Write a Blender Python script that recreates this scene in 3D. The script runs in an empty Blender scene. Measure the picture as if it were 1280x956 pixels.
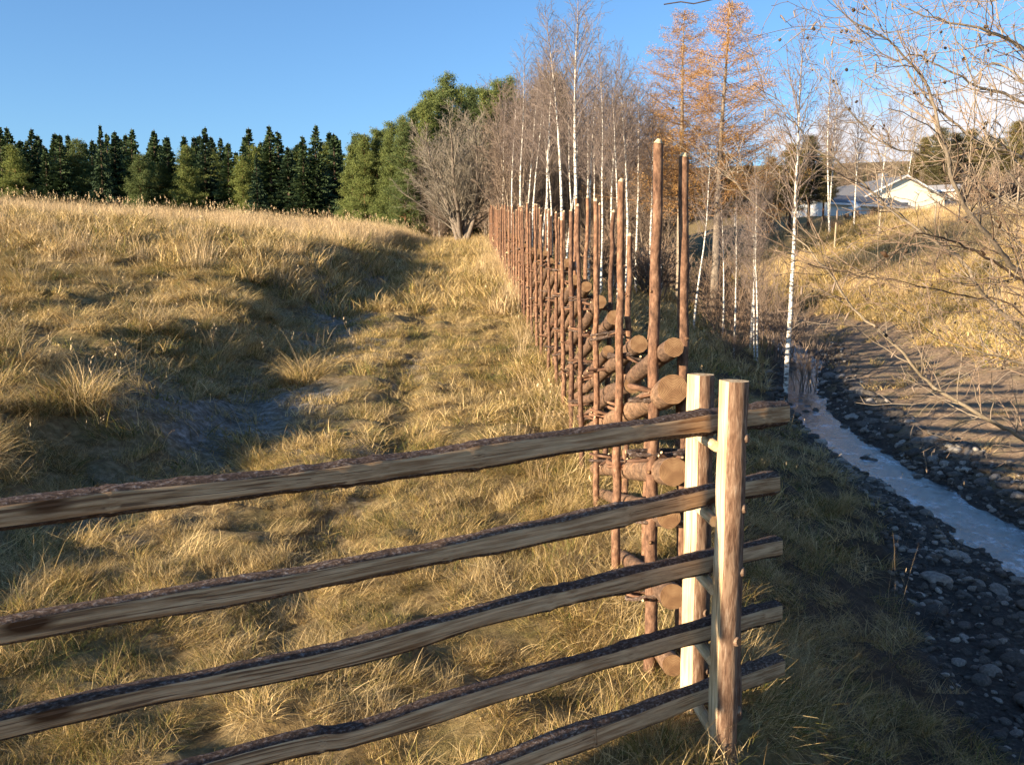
import bpy, math, random
import numpy as np
from mathutils import Vector, Matrix

R = math.radians
scene = bpy.context.scene
COL = scene.collection

# ------------------------------------------------------------------ camera, sky, sun, exposure
CAM_H = 1.65
PITCH = R(6.23)
FPX = 1170.0
cam_d = bpy.data.cameras.new("camera")
cam = bpy.data.objects.new("camera", cam_d)
COL.objects.link(cam)
cam.location = (0, 0, CAM_H)
cam.rotation_euler = (R(90) - PITCH, 0, 0)
cam_d.sensor_width = 36.0
cam_d.lens = FPX / 1280.0 * 36.0
cam_d.clip_start = 0.05
cam_d.clip_end = 3000
scene.camera = cam

SUN_AZ = R(34.5)          # the light travels towards (cos, sin) of this
SUN_EL = R(11.5)
to_sun = Vector((-math.cos(SUN_AZ) * math.cos(SUN_EL), -math.sin(SUN_AZ) * math.cos(SUN_EL), math.sin(SUN_EL)))
sun_d = bpy.data.lights.new("sun", 'SUN')
sun_d.energy = 5.0
sun_d.angle = R(0.5)
sun_d.color = (1.0, 0.83, 0.60)
sun = bpy.data.objects.new("sun", sun_d)
COL.objects.link(sun)
sun.rotation_euler = to_sun.to_track_quat('Z', 'Y').to_euler()
sun.location = (-20, -20, 30)

world = bpy.data.worlds.new("World")
scene.world = world
world.use_nodes = True
wn, wl = world.node_tree.nodes, world.node_tree.links
wn.clear()
w_out = wn.new('ShaderNodeOutputWorld')
w_bg = wn.new('ShaderNodeBackground')
w_bg.inputs['Strength'].default_value = 0.072
w_sky = wn.new('ShaderNodeTexSky')
w_sky.sky_type = 'NISHITA'
w_sky.sun_disc = False
w_sky.sun_elevation = R(14)
w_sky.sun_rotation = math.atan2(to_sun.x, to_sun.y)
w_sky.air_density = 1.0
w_sky.dust_density = 0.6
w_sky.ozone_density = 3.0
# low clouds standing above the right-hand hill, as a function of direction
w_tc = wn.new('ShaderNodeTexCoord')
w_map = wn.new('ShaderNodeMapping')
w_map.inputs['Scale'].default_value = (1, 1, 1.8)
w_noise = wn.new('ShaderNodeTexNoise')
w_noise.inputs['Scale'].default_value = 9.0
w_noise.inputs['Detail'].default_value = 7.0
w_noise.inputs['Roughness'].default_value = 0.55
w_dot = wn.new('ShaderNodeVectorMath'); w_dot.operation = 'DISTANCE'
cdir = Vector((0.53, 1.0, 0.115)).normalized()
w_dot.inputs[1].default_value = (cdir.x, cdir.y, cdir.z / 0.5)
w_map2 = wn.new('ShaderNodeMapping')
w_map2.inputs['Scale'].default_value = (1, 1, 2.0)
w_mr = wn.new('ShaderNodeMapRange')
w_mr.inputs['From Min'].default_value = 0.36
w_mr.inputs['From Max'].default_value = 0.02
w_mr.inputs['To Min'].default_value = 0.0
w_mr.inputs['To Max'].default_value = 0.75
w_add = wn.new('ShaderNodeMath'); w_add.operation = 'ADD'
w_ramp = wn.new('ShaderNodeValToRGB')
w_ramp.color_ramp.elements[0].position = 0.78
w_ramp.color_ramp.elements[0].color = (0, 0, 0, 1)
w_ramp.color_ramp.elements[1].position = 0.98
w_ramp.color_ramp.elements[1].color = (1, 1, 1, 1)
w_mix = wn.new('ShaderNodeMixRGB')
w_mix.inputs['Color2'].default_value = (4.6, 4.6, 4.9, 1)
w_tint = wn.new('ShaderNodeMixRGB'); w_tint.blend_type = 'MULTIPLY'
w_tint.inputs['Fac'].default_value = 1.0
w_tint.inputs['Color2'].default_value = (0.74, 0.93, 1.12, 1)
wl.new(w_tc.outputs['Generated'], w_map.inputs['Vector'])
wl.new(w_map.outputs[0], w_noise.inputs['Vector'])
wl.new(w_tc.outputs['Generated'], w_map2.inputs['Vector'])
wl.new(w_map2.outputs[0], w_dot.inputs[0])
wl.new(w_dot.outputs['Value'], w_mr.inputs['Value'])
wl.new(w_mr.outputs[0], w_add.inputs[0])
wl.new(w_noise.outputs['Fac'], w_add.inputs[1])
wl.new(w_add.outputs[0], w_ramp.inputs['Fac'])
wl.new(w_ramp.outputs['Color'], w_mix.inputs['Fac'])
wl.new(w_sky.outputs['Color'], w_tint.inputs['Color1'])
wl.new(w_tint.outputs['Color'], w_mix.inputs['Color1'])
wl.new(w_mix.outputs['Color'], w_bg.inputs['Color'])
wl.new(w_bg.outputs[0], w_out.inputs['Surface'])

scene.view_settings.view_transform = 'Standard'
scene.view_settings.look = 'None'
scene.view_settings.gamma = 1.0
scene.view_settings.use_curve_mapping = False
scene.view_settings.exposure = 1.58
scene.render.engine = 'CYCLES'
scene.cycles.use_denoising = True
scene.cycles.use_adaptive_sampling = True
scene.cycles.adaptive_threshold = 0.02
scene.cycles.max_bounces = 5
scene.cycles.diffuse_bounces = 2
scene.cycles.glossy_bounces = 2
scene.cycles.transmission_bounces = 3
scene.cycles.transparent_max_bounces = 4
scene.cycles.caustics_reflective = False
scene.cycles.caustics_refractive = False

# ------------------------------------------------------------------ pixel rays (of the 1280 x 956 photograph), used to measure real positions
CP, SP = math.cos(PITCH), math.sin(PITCH)
def ray(px, py):
    dx, dy = (px - 640) / FPX, (478 - py) / FPX
    return Vector((dx, CP + dy * SP, -SP + dy * CP))
def at(px, py, Y):
    r = ray(px, py)
    return Vector((0, 0, CAM_H)) + r * (Y / r.y)
def on_plane(px, py, A, B):
    n = Vector((-(B.y - A.y), B.x - A.x, 0))
    r = ray(px, py)
    return Vector((0, 0, CAM_H)) + r * (n.dot(A - Vector((0, 0, CAM_H))) / n.dot(r))

# ------------------------------------------------------------------ noise
_rs = np.random.RandomState(7)
_tab = _rs.rand(256, 256)
def vnoise(x, y):
    x = np.asarray(x, float); y = np.asarray(y, float)
    xi = np.floor(x).astype(int); yi = np.floor(y).astype(int)
    fx = x - xi; fy = y - yi
    fx = fx * fx * (3 - 2 * fx); fy = fy * fy * (3 - 2 * fy)
    a = _tab[xi & 255, yi & 255]; b = _tab[(xi + 1) & 255, yi & 255]
    c = _tab[xi & 255, (yi + 1) & 255]; d = _tab[(xi + 1) & 255, (yi + 1) & 255]
    return (a * (1 - fx) + b * fx) * (1 - fy) + (c * (1 - fx) + d * fx) * fy
def fbm(x, y, o=4):
    s = 0; a = 0.5; t = 0
    for k in range(o):
        s = s + a * vnoise(x * 2 ** k + 17.3 * k, y * 2 ** k + 9.1 * k); t += a; a *= 0.5
    return s / t
def sst(a, b, x):
    t = np.clip((np.asarray(x, float) - a) / (b - a), 0, 1)
    return t * t * (3 - 2 * t)

# ------------------------------------------------------------------ terrain
FY = [-20, 3.8, 9, 13, 20, 43, 60, 100]
FX = [0.66, 0.64, 0.60, 0.45, 0.15, -0.92, -1.7, -2]
SY = [-20, 6, 9, 12.5, 15, 18, 21, 26, 35, 50, 90, 200]
SX = [5.0, 5.15, 5.3, 5.3, 5.35, 5.8, 6.5, 8.3, 9.2, 8.6, 8, 8]
def xf(y): return np.interp(y, FY, FX)
def xs(y): return np.interp(y, SY, SX)
def gbase(y):
    y = np.asarray(y, float)
    return np.where(y < 4, 0.0, np.interp(y, [4, 12, 45, 60, 100, 200], [0, 0.61, 3.22, 4.0, 4.6, 5]))
def zbed(y): return np.interp(y, [-20, 26, 50, 90, 200], [-1.95, -0.57, 1.2, 3.75, 7])
def gravel_left(y): return np.interp(y, [-20, 5.5, 7, 10, 14, 20, 26], [2.7, 2.9, 3.15, 4.15, 4.55, 5.7, 7.8])
def H(x, y, fine=True):
    x = np.asarray(x, float); y = np.asarray(y, float)
    g = gbase(y); f = xf(y); s = xs(y); zb = zbed(y)
    u = x - f
    # left: track, sunken rut, bank, field
    z = g + 0
    ruth = 1 + 0.6 * np.exp(-((y - 25) / 6) ** 2)
    wob = (fbm(y * 0.35, y * 0 + 3, 2) - .5) * 1.2
    rc = -3.25 + wob * .6
    z = z - 0.13 * ruth * sst(3.5, 7.5, y) * np.exp(-((u - rc) / 0.55) ** 2)
    z = z - 0.085 * np.exp(-((u + 1.75 - wob * .3) / 0.2) ** 2) * sst(3, 5, y)
    bank = sst(-3.5 + wob, -5.0 + wob, u)
    bankh = 0.42 + 0.5 * np.exp(-((y - 24) / 6.5) ** 2)
    z = z + bank * bankh
    v = np.clip(-u - 4.6, 0, None)
    z = z + 0.105 * 22 * (1 - np.exp(-v / 22))
    # crest of the field, then gently down again
    crest = np.interp(x, [-60, -20, -8, -3, 2], [34, 38, 50, 60, 66])
    z = np.where(u < 3, z - 0.085 * np.clip(y - crest, 0, 40) , z)
    hill = 20 * sst(105, 270, y)
    # right: bank down to the stream
    gl = np.minimum(gravel_left(y), s - 0.55)
    gl = np.where(y > 26, s - 0.8, gl)
    st = f + np.interp(y, [3.2, 6], [.22, .5])
    t = np.clip((x - st) / np.maximum(gl - st, .5), 0, 1)
    prof = np.interp(y, [4, 8], [.6, 0]) * t ** .75 + np.interp(y, [4, 8], [.4, 1]) * (0.85 * t + 0.15 * t * t * (3 - 2 * t))
    zr = z * (1 - prof) + (zb + 0.12) * prof
    # bed
    bedp = np.clip((x - gl) / np.maximum(s - 0.5 - gl, .1), 0, 1)
    zbedx = zb + 0.12 - 0.12 * bedp
    w = np.abs(x - s)
    zbedx = zbedx - 0.11 * (1 - sst(0.15, 0.72, w))
    zr = np.where(x > gl, zbedx, zr)
    v = x - s
    r1 = 0.22 * sst(0.4, 1.3, v)
    vv = np.clip(v - 1.3, 0, None)
    rise = 0.27 * np.minimum(vv, 4.5) + 0.23 * np.clip(vv - 4.5, 0, 10.5) + 0.03 * np.clip(vv - 15, 0, 120)
    zr = np.where(v > 0.4, zbedx + r1 + rise, zr)
    z = np.where(x > st, zr, z) + hill
    if fine:
        amp = 1 - 0.4 * ((x > gl) & (v < 1.0))
        left = sst(-3.6, -5.0, u)
        z = z + amp * (fbm(x * 1.3, y * 1.3, 4) - .5) * (0.12 + 0.24 * left) * np.clip((y + 3) / 6, 0.3, 1)
        z = z + amp * (fbm(x * 3.3 + 5, y * 3.3, 3) - .5) * (0.17 + .12 * left)
    return z
def Hs(x, y): return float(H(np.array([x]), np.array([y]))[0])

def link(o, parent=None):
    COL.objects.link(o)
    if parent is not None: o.parent = parent
    return o
def tag(o, label=None, cat=None, group=None, kind=None):
    if label: o['label'] = label
    if cat: o['category'] = cat
    if group: o['group'] = group
    if kind: o['kind'] = kind
    return o
def empty(name, loc, rz=0):
    o = bpy.data.objects.new(name, None)
    o.empty_display_size = 0.2
    COL.objects.link(o); o.location = loc; o.rotation_euler = (0, 0, rz)
    return o

# ------------------------------------------------------------------ materials
def mat(name):
    m = bpy.data.materials.new(name); m.use_nodes = True
    n, l = m.node_tree.nodes, m.node_tree.links
    n.clear()
    out = n.new('ShaderNodeOutputMaterial')
    b = n.new('ShaderNodeBsdfPrincipled')
    b.inputs['Roughness'].default_value = 0.85
    b.inputs['Specular IOR Level'].default_value = 0.2
    l.new(b.outputs[0], out.inputs[0])
    return m, n, l, b, out
def nnoise(n, l, vec, scale, detail=4, rough=0.6):
    t = n.new('ShaderNodeTexNoise'); t.inputs['Scale'].default_value = scale
    t.inputs['Detail'].default_value = detail; t.inputs['Roughness'].default_value = rough
    if vec is not None: l.new(vec, t.inputs['Vector'])
    return t.outputs['Fac']
def nramp(n, l, fac, stops):
    r = n.new('ShaderNodeValToRGB'); e = r.color_ramp.elements
    while len(e) < len(stops): e.new(0.5)
    for k, (p, c) in enumerate(stops):
        e[k].position = p; e[k].color = (*c, 1) if len(c) == 3 else c
    l.new(fac, r.inputs['Fac']); return r.outputs['Color']
def nmix(n, l, fac, a, b, mode='MIX'):
    m = n.new('ShaderNodeMixRGB'); m.blend_type = mode
    for sock, v in ((m.inputs[0], fac), (m.inputs[1], a), (m.inputs[2], b)):
        if hasattr(v, 'links') or hasattr(v, 'is_linked'): l.new(v, sock)
        elif isinstance(v, (int, float)): sock.default_value = v
        else: sock.default_value = (*v, 1)
    return m.outputs[0]
def nattr(n, name):
    a = n.new('ShaderNodeAttribute'); a.attribute_name = name; return a
def nmap(n, l, vec, sc):
    m = n.new('ShaderNodeMapping'); m.inputs['Scale'].default_value = sc
    l.new(vec, m.inputs['Vector']); return m.outputs[0]
def nbump(n, l, h, b, strength=0.5, dist=0.02):
    bp = n.new('ShaderNodeBump'); bp.inputs['Strength'].default_value = strength
    bp.inputs['Distance'].default_value = dist
    l.new(h, bp.inputs['Height']); l.new(bp.outputs[0], b.inputs['Normal'])
def nrand(n):
    return n.new('ShaderNodeObjectInfo').outputs['Random']

M = {}
# bark with long fibres; bco = (r cos a, r sin a, length) in metres
def bark_mat(name, c1, c2, c3, sz=(14, 14, 5), patch=None, bump=0.6, dist=.006):
    m, n, l, b, o = mat(name)
    co = nattr(n, 'bco').outputs['Vector']
    f1 = nnoise(n, l, nmap(n, l, co, sz), 4.0, 6, .65)
    f2 = nnoise(n, l, nmap(n, l, co, (sz[0] * .35, sz[1] * .35, sz[2] * .4)), 3.0, 3)
    c = nramp(n, l, f1, [(0.3, c1), (0.52, c2), (0.72, c3)])
    if patch:
        pf = nramp(n, l, f2, [(0.56, (0, 0, 0)), (0.62, (1, 1, 1))])
        c = nmix(n, l, pf, c, patch)
    v = nramp(n, l, nnoise(n, l, nmap(n, l, co, (2, 2, 1.2)), 2.0, 2), [(0.3, (.72, .72, .74)), (.7, (1.15, 1.1, 1.05))])
    c = nmix(n, l, 1.0, c, v, 'MULTIPLY')
    c = nmix(n, l, 1.0, c, nramp(n, l, nrand(n), [(0, (.70, .68, .70)), (.5, (1, .97, .93)), (1, (1.25, 1.2, 1.12))]), 'MULTIPLY')
    l.new(c, b.inputs['Base Color'])
    nbump(n, l, f1, b, bump, dist)
    M[name] = m; return m
bark_mat('stake_bark', (.06, .034, .023), (.20, .112, .07), (.36, .225, .145), (12, 12, 6), bump=.9)
bark_mat('log_bark', (.065, .042, .028), (.20, .125, .08), (.34, .23, .15), (14, 14, 5), patch=(.27, .16, .095), bump=.9)
bark_mat('post_bark', (.085, .045, .028), (.21, .13, .085), (.40, .30, .215), (22, 22, 4), patch=(.25, .17, .115), bump=.8)
bark_mat('rail_bark', (.035, .023, .017), (.125, .084, .064), (.38, .35, .33), (34, 34, 17), bump=1.0, dist=.012)
bark_mat('branch_bark', (.16, .13, .09), (.30, .25, .18), (.42, .36, .28), (20, 20, 8))
bark_mat('grey_bark', (.10, .085, .065), (.24, .20, .16), (.36, .32, .26), (10, 10, 3))
bark_mat('dark_bark', (.03, .02, .015), (.07, .05, .035), (.13, .09, .06), (8, 8, 3))
bark_mat('pine_bark', (.10, .05, .03), (.22, .11, .06), (.34, .18, .10), (8, 8, 3))
def wood_mat(name, c1, c2, knots=True):
    m, n, l, b, o = mat(name)
    co = nattr(n, 'bco').outputs['Vector']
    f = nnoise(n, l, nmap(n, l, co, (40, 40, 1.6)), 3.0, 5, .6)
    c = nramp(n, l, f, [(0.38, c1), (0.60, c2)])
    if knots:
        vo = n.new('ShaderNodeTexVoronoi'); vo.inputs['Scale'].default_value = 1.0
        l.new(nmap(n, l, co, (9, 9, 3.2)), vo.inputs['Vector'])
        kf = nramp(n, l, vo.outputs['Distance'], [(0.15, (1, 1, 1)), (0.24, (0, 0, 0))])
        c = nmix(n, l, kf, c, (.10, .05, .025))
    sp = nramp(n, l, nnoise(n, l, nmap(n, l, co, (12, 12, 1.6)), 2.2, 6, .7), [(0.42, (1.12, 1.1, 1.08)), (0.55, (.9, .84, .78)), (0.72, (.42, .32, .25))])
    c = nmix(n, l, .8, c, sp, 'MULTIPLY')
    ck = nnoise(n, l, nmap(n, l, co, (70, 70, .8)), 2.0, 3, .5)
    c = nmix(n, l, nramp(n, l, ck, [(.62, (0, 0, 0)), (.66, (.9, .9, .9))]), c, (.16, .09, .05))
    l.new(c, b.inputs['Base Color']); b.inputs['Roughness'].default_value = .9; b.inputs['Specular IOR Level'].default_value = .05
    nbump(n, l, f, b, .8, .004)
    M[name] = m
wood_mat('sawn_wood', (.33, .195, .10), (.62, .43, .25))
wood_mat('peeled_wood', (.52, .38, .22), (.68, .53, .34), False)
m, n, l, b, o = mat('end_grain')
co = nattr(n, 'bco').outputs['Vector']
sep = n.new('ShaderNodeSeparateXYZ'); l.new(co, sep.inputs[0])
cmb = n.new('ShaderNodeCombineXYZ'); l.new(sep.outputs[0], cmb.inputs[0]); l.new(sep.outputs[1], cmb.inputs[1])
wv = n.new('ShaderNodeTexWave'); wv.wave_type = 'RINGS'; wv.rings_direction = 'Z'
wv.inputs['Scale'].default_value = 55; wv.inputs['Distortion'].default_value = 2.5; wv.inputs['Detail'].default_value = 2
wv.inputs['Detail Scale'].default_value = 1.0
l.new(cmb.outputs[0], wv.inputs['Vector'])
c = nramp(n, l, wv.outputs['Fac'], [(0.2, (.13, .075, .04)), (0.8, (.27, .165, .09))])
c2 = nramp(n, l, nnoise(n, l, co, 18, 3), [(.4, (.7, .62, .55)), (.65, (1.1, 1.08, 1.0))])
l.new(nmix(n, l, 1.0, c, c2, 'MULTIPLY'), b.inputs['Base Color'])
M['end_grain'] = m
# birch
m, n, l, b, o = mat('birch_bark')
co = nattr(n, 'bco').outputs['Vector']
f1 = nnoise(n, l, nmap(n, l, co, (5, 5, 16)), 1.3, 5, .7)
c = nramp(n, l, f1, [(0.40, (.045, .035, .03)), (0.47, (.40, .35, .29)), (0.52, (.78, .72, .62))])
f2 = nnoise(n, l, nmap(n, l, co, (3, 3, 1.2)), 1.5, 3)
c = nmix(n, l, nramp(n, l, f2, [(.58, (0, 0, 0)), (.66, (.8, .8, .8))]), c, (.12, .08, .06))
sp = n.new('ShaderNodeSeparateXYZ'); l.new(co, sp.inputs[0])
mr = n.new('ShaderNodeMapRange'); mr.inputs['From Min'].default_value = 6.6; mr.inputs['From Max'].default_value = 9.2
l.new(sp.outputs[2], mr.inputs['Value'])
c = nmix(n, l, mr.outputs[0], c, (.19, .13, .105))
l.new(c, b.inputs['Base Color']); b.inputs['Roughness'].default_value = .6
M['birch_bark'] = m
def twig_mat(name, c1, c2):
    m, n, l, b, o = mat(name)
    co = n.new('ShaderNodeTexCoord').outputs['Object']
    f = nnoise(n, l, co, 1.7, 2)
    l.new(nramp(n, l, f, [(.35, c1), (.65, c2)]), b.inputs['Base Color'])
    M[name] = m
twig_mat('birch_twig', (.13, .098, .082), (.24, .185, .155))
twig_mat('brush_twig', (.16, .105, .07), (.29, .20, .135))
twig_mat('red_twig', (.15, .108, .08), (.28, .21, .158))
twig_mat('pale_twig', (.17, .125, .085), (.33, .26, .19))
twig_mat('grey_twig', (.15, .125, .095), (.27, .23, .18))
twig_mat('larch_twig', (.20, .11, .055), (.30, .17, .09))
def leaf_mat(name, stops, trans=.25, rough=.7):
    m, n, l, b, o = mat(name)
    a = nattr(n, 'var').outputs['Fac']
    co = n.new('ShaderNodeTexCoord').outputs['Object']
    f = nnoise(n, l, co, .9, 2)
    mx = n.new('ShaderNodeMath'); mx.operation = 'MULTIPLY_ADD'
    l.new(a, mx.inputs[0]); mx.inputs[1].default_value = .6
    m2 = n.new('ShaderNodeMath'); m2.operation = 'MULTIPLY'; l.new(f, m2.inputs[0]); m2.inputs[1].default_value = .4
    l.new(m2.outputs[0], mx.inputs[2])
    c = nramp(n, l, mx.outputs[0], stops)
    rnd = nramp(n, l, nrand(n), [(0, (.72, .76, .85)), (1, (1.25, 1.15, .95))])
    c = nmix(n, l, 1.0, c, rnd, 'MULTIPLY')
    l.new(c, b.inputs['Base Color']); b.inputs['Roughness'].default_value = rough
    if trans:
        t = n.new('ShaderNodeBsdfTranslucent'); l.new(c, t.inputs['Color'])
        ms = n.new('ShaderNodeMixShader'); ms.inputs[0].default_value = trans
        l.new(b.outputs[0], ms.inputs[1]); l.new(t.outputs[0], ms.inputs[2]); l.new(ms.outputs[0], o.inputs[0])
    M[name] = m
leaf_mat('spruce_needles', [(.2, (.024, .045, .020)), (.8, (.065, .10, .042))], .1)
leaf_mat('pine_needles', [(.2, (.075, .105, .030)), (.8, (.20, .235, .075))], .2)
leaf_mat('brown_pine_needles', [(.2, (.09, .085, .035)), (.8, (.19, .155, .07))], .15)
leaf_mat('larch_needles', [(.2, (.36, .19, .06)), (.8, (.55, .34, .13))], .3)
leaf_mat('dead_leaf', [(.2, (.06, .035, .02)), (.8, (.14, .08, .045))], .1)
# grass: "var" per blade 0 straw .. 1 green, patches by place
def grass_mat(name, straw1, straw2, green1, green2, bias=0.0):
    m, n, l, b, o = mat(name)
    a = nattr(n, 'var').outputs['Fac']
    pos = n.new('ShaderNodeNewGeometry').outputs['Position']
    f = nnoise(n, l, pos, .9, 3)
    rr = nrand(n)
    s = n.new('ShaderNodeMath'); s.operation = 'MULTIPLY_ADD'; l.new(f, s.inputs[0]); s.inputs[1].default_value = 1.6; s.inputs[2].default_value = -.95 + bias
    s2 = n.new('ShaderNodeMath'); s2.operation = 'ADD'; l.new(s.outputs[0], s2.inputs[0]); l.new(a, s2.inputs[1])
    s3 = n.new('ShaderNodeMath'); s3.operation = 'MULTIPLY_ADD'; l.new(rr, s3.inputs[0]); s3.inputs[1].default_value = .3; l.new(s2.outputs[0], s3.inputs[2])
    c = nramp(n, l, s3.outputs[0], [(.05, straw1), (.45, straw2), (.7, green1), (1.0, green2)])
    v = nramp(n, l, rr, [(0, (.72, .72, .72)), (1, (1.12, 1.1, 1.05))])
    c = nmix(n, l, 1.0, c, v, 'MULTIPLY')
    lum = nattr(n, 'lum').outputs['Fac']
    c = nmix(n, l, 1.0, c, nramp(n, l, lum, [(0, (.40, .36, .32)), (.45, (.85, .84, .82)), (1, (1.3, 1.28, 1.25))]), 'MULTIPLY')
    l.new(c, b.inputs['Base Color']); b.inputs['Roughness'].default_value = .65
    t = n.new('ShaderNodeBsdfTranslucent'); l.new(c, t.inputs['Color'])
    ms = n.new('ShaderNodeMixShader'); ms.inputs[0].default_value = .25
    l.new(b.outputs[0], ms.inputs[1]); l.new(t.outputs[0], ms.inputs[2]); l.new(ms.outputs[0], o.inputs[0])
    M[name] = m
grass_mat('meadow_grass', (.72, .545, .28), (.50, .34, .125), (.28, .23, .06), (.12, .14, .035))
grass_mat('dry_grass', (.70, .53, .32), (.56, .39, .20), (.40, .28, .12), (.25, .21, .08), -.15)

# ground
m, n, l, b, o = mat('ground_soil')
pos = n.new('ShaderNodeNewGeometry').outputs['Position']
zone = nattr(n, 'zone').outputs['Color']
sep = n.new('ShaderNodeSeparateColor'); l.new(zone, sep.inputs[0])
f1 = nnoise(n, l, pos, 2.2, 6, .65); f2 = nnoise(n, l, pos, 14, 5, .7); f3 = nnoise(n, l, pos, .5, 3)
turf = nramp(n, l, f2, [(.3, (.10, .062, .026)), (.5, (.23, .155, .065)), (.7, (.40, .285, .13))])
turf = nmix(n, l, nramp(n, l, f1, [(.45, (0, 0, 0)), (.65, (.45, .45, .45))]), turf, (.12, .12, .035))
soil = nramp(n, l, f2, [(.3, (.12, .082, .053)), (.55, (.26, .18, .115)), (.75, (.40, .29, .19))])
soil = nmix(n, l, nramp(n, l, f1, [(.5, (0, 0, 0)), (.65, (.55, .55, .55))]), soil, (.21, .17, .08))
bed = nramp(n, l, nnoise(n, l, pos, 26, 5, .7), [(.3, (.022, .018, .015)), (.55, (.055, .046, .038)), (.75, (.12, .105, .09))])  # bed tone lowered to deepen the shade over the channel
frost = nramp(n, l, f2, [(.3, (.08, .07, .055)), (.5, (.20, .185, .16)), (.7, (.42, .42, .42))])
c = nmix(n, l, sep.outputs[0], turf, soil)
bank_shade = nramp(n, l, f2, [(.3, (.03, .02, .013)), (.55, (.075, .05, .03)), (.75, (.14, .10, .06))])  # darker soil tone that paints deeper shade onto the near bank
c = nmix(n, l, nattr(n, 'bank_shade').outputs['Fac'], c, bank_shade)
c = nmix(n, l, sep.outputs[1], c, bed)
c = nmix(n, l, sep.outputs[2], c, frost)
l.new(c, b.inputs['Base Color']); b.inputs['Roughness'].default_value = .95
nbump(n, l, nnoise(n, l, pos, 9, 8, .75), b, .9, .05)
M['ground'] = m
# water
m, n, l, b, o = mat('stream_water')
pos = n.new('ShaderNodeNewGeometry').outputs['Position']
ice = nramp(n, l, nnoise(n, l, nmap(n, l, pos, (1.6, 1.0, 1)), 2.6, 6, .7), [(.48, (.02, .018, .016)), (.55, (.09, .09, .095)), (.64, (.34, .38, .42))])
l.new(ice, b.inputs['Base Color']); b.inputs['Roughness'].default_value = .1
b.inputs['Specular IOR Level'].default_value = .5
nbump(n, l, nnoise(n, l, nmap(n, l, pos, (1, .5, 1)), 11, 5), b, .8, .03)
M['water'] = m
# stone
m, n, l, b, o = mat('stone')
co = n.new('ShaderNodeTexCoord').outputs['Object']
f = nnoise(n, l, co, 3, 6, .7)
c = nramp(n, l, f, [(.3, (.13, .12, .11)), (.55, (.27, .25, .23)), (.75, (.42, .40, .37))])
v = nramp(n, l, nrand(n), [(0, (.22, .20, .18)), (.75, (.55, .50, .45)), (1, (1.5, 1.42, 1.3))])  # stone tones lowered to deepen the shade beside the stream
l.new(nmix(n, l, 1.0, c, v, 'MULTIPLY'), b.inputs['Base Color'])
nbump(n, l, f, b, .5, .02)
M['stone'] = m
def plain(name, c1, c2, scale=6, rough=.8, sz=(1, 1, 1)):
    m, n, l, b, o = mat(name)
    co = n.new('ShaderNodeTexCoord').outputs['Object']
    l.new(nramp(n, l, nnoise(n, l, nmap(n, l, co, sz), scale, 5), [(.35, c1), (.65, c2)]), b.inputs['Base Color'])
    b.inputs['Roughness'].default_value = rough
    M[name] = m
plain('cream_wall', (.82, .74, .56), (.86, .79, .64), 3, .8, (8, 8, .5))
plain('white_wall', (.68, .66, .62), (.76, .74, .70), 3)
plain('peach_wall', (.58, .42, .32), (.66, .50, .40), 3)
plain('roof_grey', (.10, .10, .11), (.17, .17, .18), 8, .7, (1, 6, 1))
plain('roof_pale', (.42, .38, .34), (.52, .48, .44), 8, .7)
plain('trim_white', (.72, .72, .72), (.78, .78, .78))
plain('glass_dark', (.03, .035, .04), (.06, .07, .08), 3, .08)
plain('grey_board', (.30, .27, .23), (.42, .38, .33), 10, .85, (1, 1, 6))

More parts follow.
